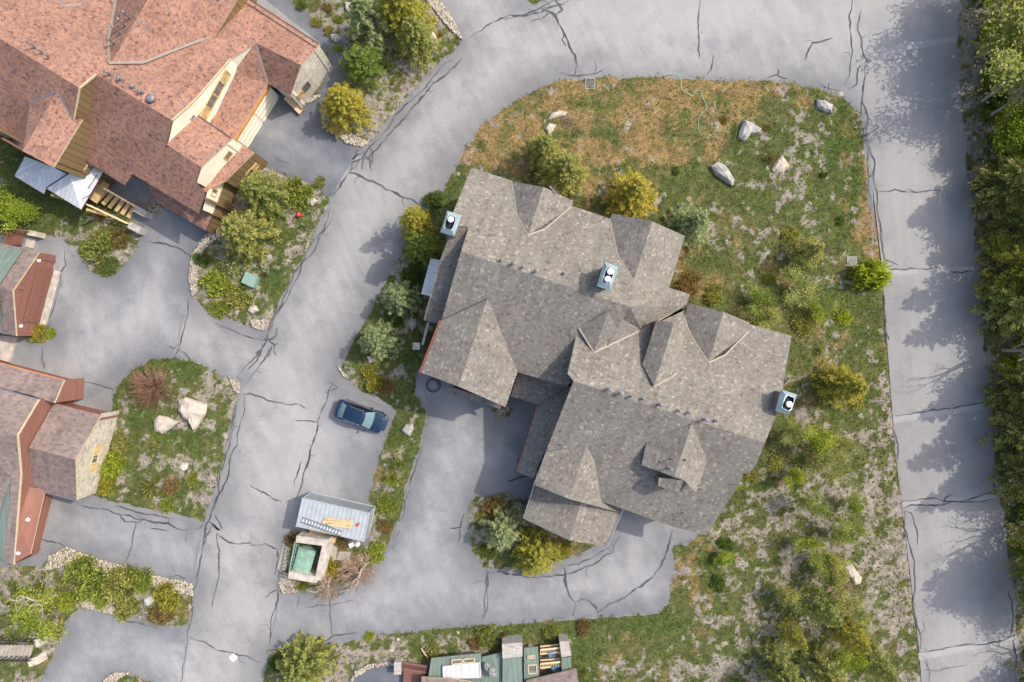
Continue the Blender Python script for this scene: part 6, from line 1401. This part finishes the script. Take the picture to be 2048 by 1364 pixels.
# ---------------- bin enclosure ----------------
en = thing('bin_enclosure', 'stone walled bin enclosure with pale coping below the container', 'enclosure', W(625, 1115, 0))
zw = 1.9; ring = [((593,1079),(655,1085)), ((655,1085),(640,1150)), ((632,1160),(580,1148))]
for ki, (p, q) in enumerate((((592,1078),(656,1086)), ((652,1088),(636,1160)), ((634,1160),(577,1150)))):
    a, b_ = W(*p, zw+.006*ki), W(*q, zw+.006*ki); mb = MB(); mb.bar(a-ez*.05, b_-ez*.05, .62, .1); mb.build('coping', M['concrete'], en)
    mb = MB(); mb.bar(a-ez*1.0, b_-ez*1.0, .5, 1.8, up=ez); mb.build('wall', M['stone'], en)
a, b_ = W(590,1084,1.8), W(578,1146,1.8); mb = MB(); 
for z in (0, -.8, -1.6): mb.bar(a+ez*z, b_+ez*z, .09, .09)
for k in range(9): q = a.lerp(b_, k/8); mb.bar(q, q-ez*1.65, .06, .06, up=ex)
mb.build('gate', M['util_green'], en)
a, b_ = W(577,1083,.05), W(562,1140,.05); mb = MB(); mb.bar(a, b_, .8, .04); mb.build('pad', M['conc_d'], en)
mb = MB(); mb.prism([W(658,1088,.06), W(676,1092,.06), W(672,1120,.06), W(652,1116,.06)], .0, .13); mb.build('slab', M['conc_d'], en)
bn = thing('bin', 'green lidded bin standing inside the stone enclosure', 'bin', W(616, 1115, 0), -.28)
mb = MB(); c0 = W(617,1112,1.2)
def loc(o, x, y, z): return (x, y, z)
mb.box((0, 0, .7), (1.5, 2.2, 1.2)); mb.build('body', M['bin_green'], bn, raw=True)
mb = MB(); pts = []
for k in range(9):
    x = -1+2*k/8; pts.append((x*.80, 1.33+.14*(1-x*x)))
for (xa, za), (xb, zb_) in zip(pts, pts[1:]): mb.quad(Vector((xa, -1.18, za)), Vector((xb, -1.18, zb_)), Vector((xb, 1.18, zb_)), Vector((xa, 1.18, za)))
for sy in (-1.18, 1.18): mb.add([Vector((x, sy, z)) for x, z in pts], [list(range(9)) if sy < 0 else list(range(9))[::-1]])
mb.bar((-.8, 1.18, 1.35), (.8, 1.18, 1.35), .1, .1); mb.bar((-.8, .75, 1.42), (.8, .75, 1.42), .06, .14); mb.build('lid', M['bin_green'], bn, raw=True)
rock('leaning_slab', [(678,1102),(703,1103),(700,1125),(672,1120)], .22, 'conc_d', 'pale stone slab lying right of the bin enclosure', 'slab', 77)
q = W(714,1089,.3); mb = MB(); mb.tube([q-ez*.25, q+ez*.1, q+ez*.25], [.26, .24, .08], 10); mb.box(q+Vector((-.5, -.05, -.1)), (.5, .4, .3), .4); tag(mb.build('white_pot', M['cowl']), 'white and red jumble of pots at the container\'s lower right corner', 'pot')
# ---------------- utility cabinet, grates, hydrant, markers ----------------
uc = thing('utility_cabinet', 'pale green metal utility cabinet on a concrete pad among junipers', 'cabinet', W(507,561,0), -.42)
MB().box((.15, -.1, .05), (1.5, 1.4, .1)).build('pad', M['concrete'], uc, raw=True); MB().box((0, 0, .5), (1.15, 1.05, .85)).build('body', M['util_green'], uc, raw=True)
mb = MB(); mb.box((0, 0, .96), (1.22, 1.12, .08), taper=.97); mb.bar((0, -.5, 1.005), (0, .5, 1.005), .04, .02); mb.build('lid', M['util_green'], uc, raw=True)
def grate(px, py, w_, h_, ang, label):
    p = W(px, py, .1); g_ = thing('storm_grate', label, 'grate', (p.x, p.y, gz(px, py)+.03), ang, 'storm grates')
    mb = MB()
    for s in (-1, 1): mb.box((s*w_/2, 0, 0), (.06, h_+.06, .07)); mb.box((0, s*h_/2, .001), (w_-.06, .06, .07))
    mb.build('frame', M['conc_d'], g_, raw=True); mb = MB(); n = 8
    for k in range(n): mb.box((0, -h_/2+h_*(k+.5)/n, 0), (w_-.06, .06, .05))
    mb.build('bars', M['pipe'], g_, raw=True); MB().box((0, 0, -.06), (w_, h_, .03)).build('pit', M['black'], g_, raw=True)
grate(1180,167,.85,1.0,0,'storm grate at the edge of the dry lawn by the road'); grate(1703,523,.85,.85,0,'storm grate left of the round bright green bush'); grate(375,1154,1.0,.85,0,'storm grate at the corner of the lower left driveway and the road')
def stake(px, py, h, lean, mat, label, name='marker_stake', r=.035):
    p = W(px, py, 0); mb = MB(); mb.tube([(p.x, p.y, 0), (p.x+lean[0], p.y+lean[1], h)], r, 6); mb.tube([(p.x+lean[0], p.y+lean[1], h), (p.x+lean[0]*1.02, p.y+lean[1]*1.02, h+.06)], r*1.7, 6); return tag(mb.build(name, M[mat]), label, 'stake')
stake(1932,346,2.4,(.15,.05),'pink','pinkish roadside snow stake at the street edge, upper one',r=.05); stake(2004,915,1.5,(.1,0),'pink','red roadside snow stake at the street edge, lower one',r=.05)
stake(1735,268,1.9,(.02,0),'bark_d','thin dark snow stake on the lawn\'s street edge near the corner')
stake(622,1085,1.0,(.1,.1),'util_green','thin green stake by the bin enclosure corner')
for i, (x_, y_, lb) in enumerate(((612,410,'green stake just above the red hydrant'), (625,426,'green stake right of the red hydrant'), (611,452,'green stake below the red hydrant'), (519,537,'green stake left of the cabinet\'s upper corner'), (536,545,'green stake right of the cabinet'))): stake(x_, y_, .9, (-.05, .05), 'util_green', lb, 'green_stake', .04)
hy = thing('fire_hydrant', 'red fire hydrant on the grass near the road above the cabinet bed', 'hydrant', W(601,432,0))
MB().tube([(0, 0, 0), (0, 0, .08), (0, 0, .1), (0, 0, .6), (0, 0, .62), (0, 0, .74), (0, 0, .82)], [.2, .2, .14, .14, .2, .16, .05], 14).build('barrel', M['red'], hy, raw=True)
for d_ in ((.28, 0), (-.28, 0), (0, .3)): MB().tube([(0, 0, .45), (d_[0], d_[1], .45)], [.09, .09], 8).build('nozzle', M['red'], hy, raw=True)
# white square survey target with a dark dot
tg = thing('survey_target', 'white diamond shaped ground target with a dark centre dot on the road', 'survey target', W(467,1315,0), rad(42))
tg.location.z = .045
MB().box((0, 0, .01), (.58, .58, .02)).build('panel', M['white'], tg, raw=True); MB().tube([(0, 0, .02), (0, 0, .026)], .07, 12).build('dot', M['black'], tg, raw=True)
# manhole-ish dark dots on the road
def disc(px, py, r, label, nm='manhole_cover'):
    p = W(px, py, 0); mb = MB(); mb.tube([(p.x, p.y, .02), (p.x, p.y, .036)], r, 18); mb.tube([(p.x, p.y, .03), (p.x, p.y, .042)], r*.75, 16); tag(mb.build(nm, M['conc_d']), label, 'cover')
disc(763,490,.14,'tiny round valve cover in the shaded road left of the lodge'); disc(1682,188,.22,'round worn cover beside the patched road corner')
# bench by the stone gable, green garden hose
be = thing('timber_bench', 'long tan timber bench against the stone gable corner', 'bench', W(590,212,0), math.atan2(-(230-197), 606-572))
MB().box((0, 0, .45), (2.0, .55, .08)).build('seat', M['tan_l'], be, raw=True)
for sx in (-1, 1): MB().box((sx*.85, 0, .2), (.1, .5, .42)).build('leg', M['tan'], be, raw=True)
MB().bar((-1, .3, .5), (1, .3, .5), .06, .6).build('backrest', M['tan'], be, raw=True)
hs = [(1325,153),(1340,149),(1358,152),(1361,165),(1362,178),(1372,188),(1383,193),(1390,185),(1398,183),(1403,195),(1410,210),(1410,222),(1400,230),(1396,240),(1395,255),(1400,270),(1410,277),(1420,272),(1430,264),(1445,264),(1456,266)]
hp = [W(x_, y_, 0) for x_, y_ in hs]; hp = [Vector((p.x, p.y, .24)) for p in hp]
sm = []
for i in range(len(hp)-1):
    p0, p1, p2, p3 = hp[max(i-1, 0)], hp[i], hp[i+1], hp[min(i+2, len(hp)-1)]
    for k in range(5):
        t_ = k/5; sm.append(.5*((2*p1)+(p2-p0)*t_+(2*p0-5*p1+4*p2-p3)*t_*t_+(3*p1-p0-3*p2+p3)*t_**3))
tag(MB().tube(sm+[hp[-1]], .024, 6).build('garden_hose', M['hose']), 'green garden hose snaking across the dry lawn', 'hose')
# garden hose coil in the shade of the lodge, downspouts
q = W(866,770,.1); mb = MB(); mb.tube([q+Vector((math.cos(k*.5)*(.45+.01*k), math.sin(k*.5)*(.45+.01*k), .03*(k % 3))) for k in range(30)], .03, 5); tag(mb.build('hose_coil', M['black']), 'dark coiled hose on the shaded drive by the lodge\'s south-west corner', 'hose')
for (p, q, lb) in (((1018,963),(1057,952),'dark downspout hose running over the drive from the lodge\'s low roof'),):
    a, b_ = W(*p, .08), W(*q, .4); tag(MB().tube([a, a.lerp(b_, .5)+Vector((.05, .1, 0)), b_], .05, 6).build('drain_pipe', M['black']), lb, 'pipe')
# square plot of mown lawn kerb board, bottom
ls = thing('fallen_branch', 'pinkish dry branch lying above the timber landing', 'branch', W(848, 1308, .3))
MB().tube([W(842,1296,.3), W(848,1306,.35), W(856,1316,.3)], [.06, .07, .05], 6).build('limb', M['twig'], ls); MB().tube([W(846,1304,.33), W(856,1303,.4)], [.04, .02], 5).build('twig', M['twig'], ls)
print('objects', len(bpy.data.objects), 'tris', sum(len(m.polygons) for m in bpy.data.meshes))
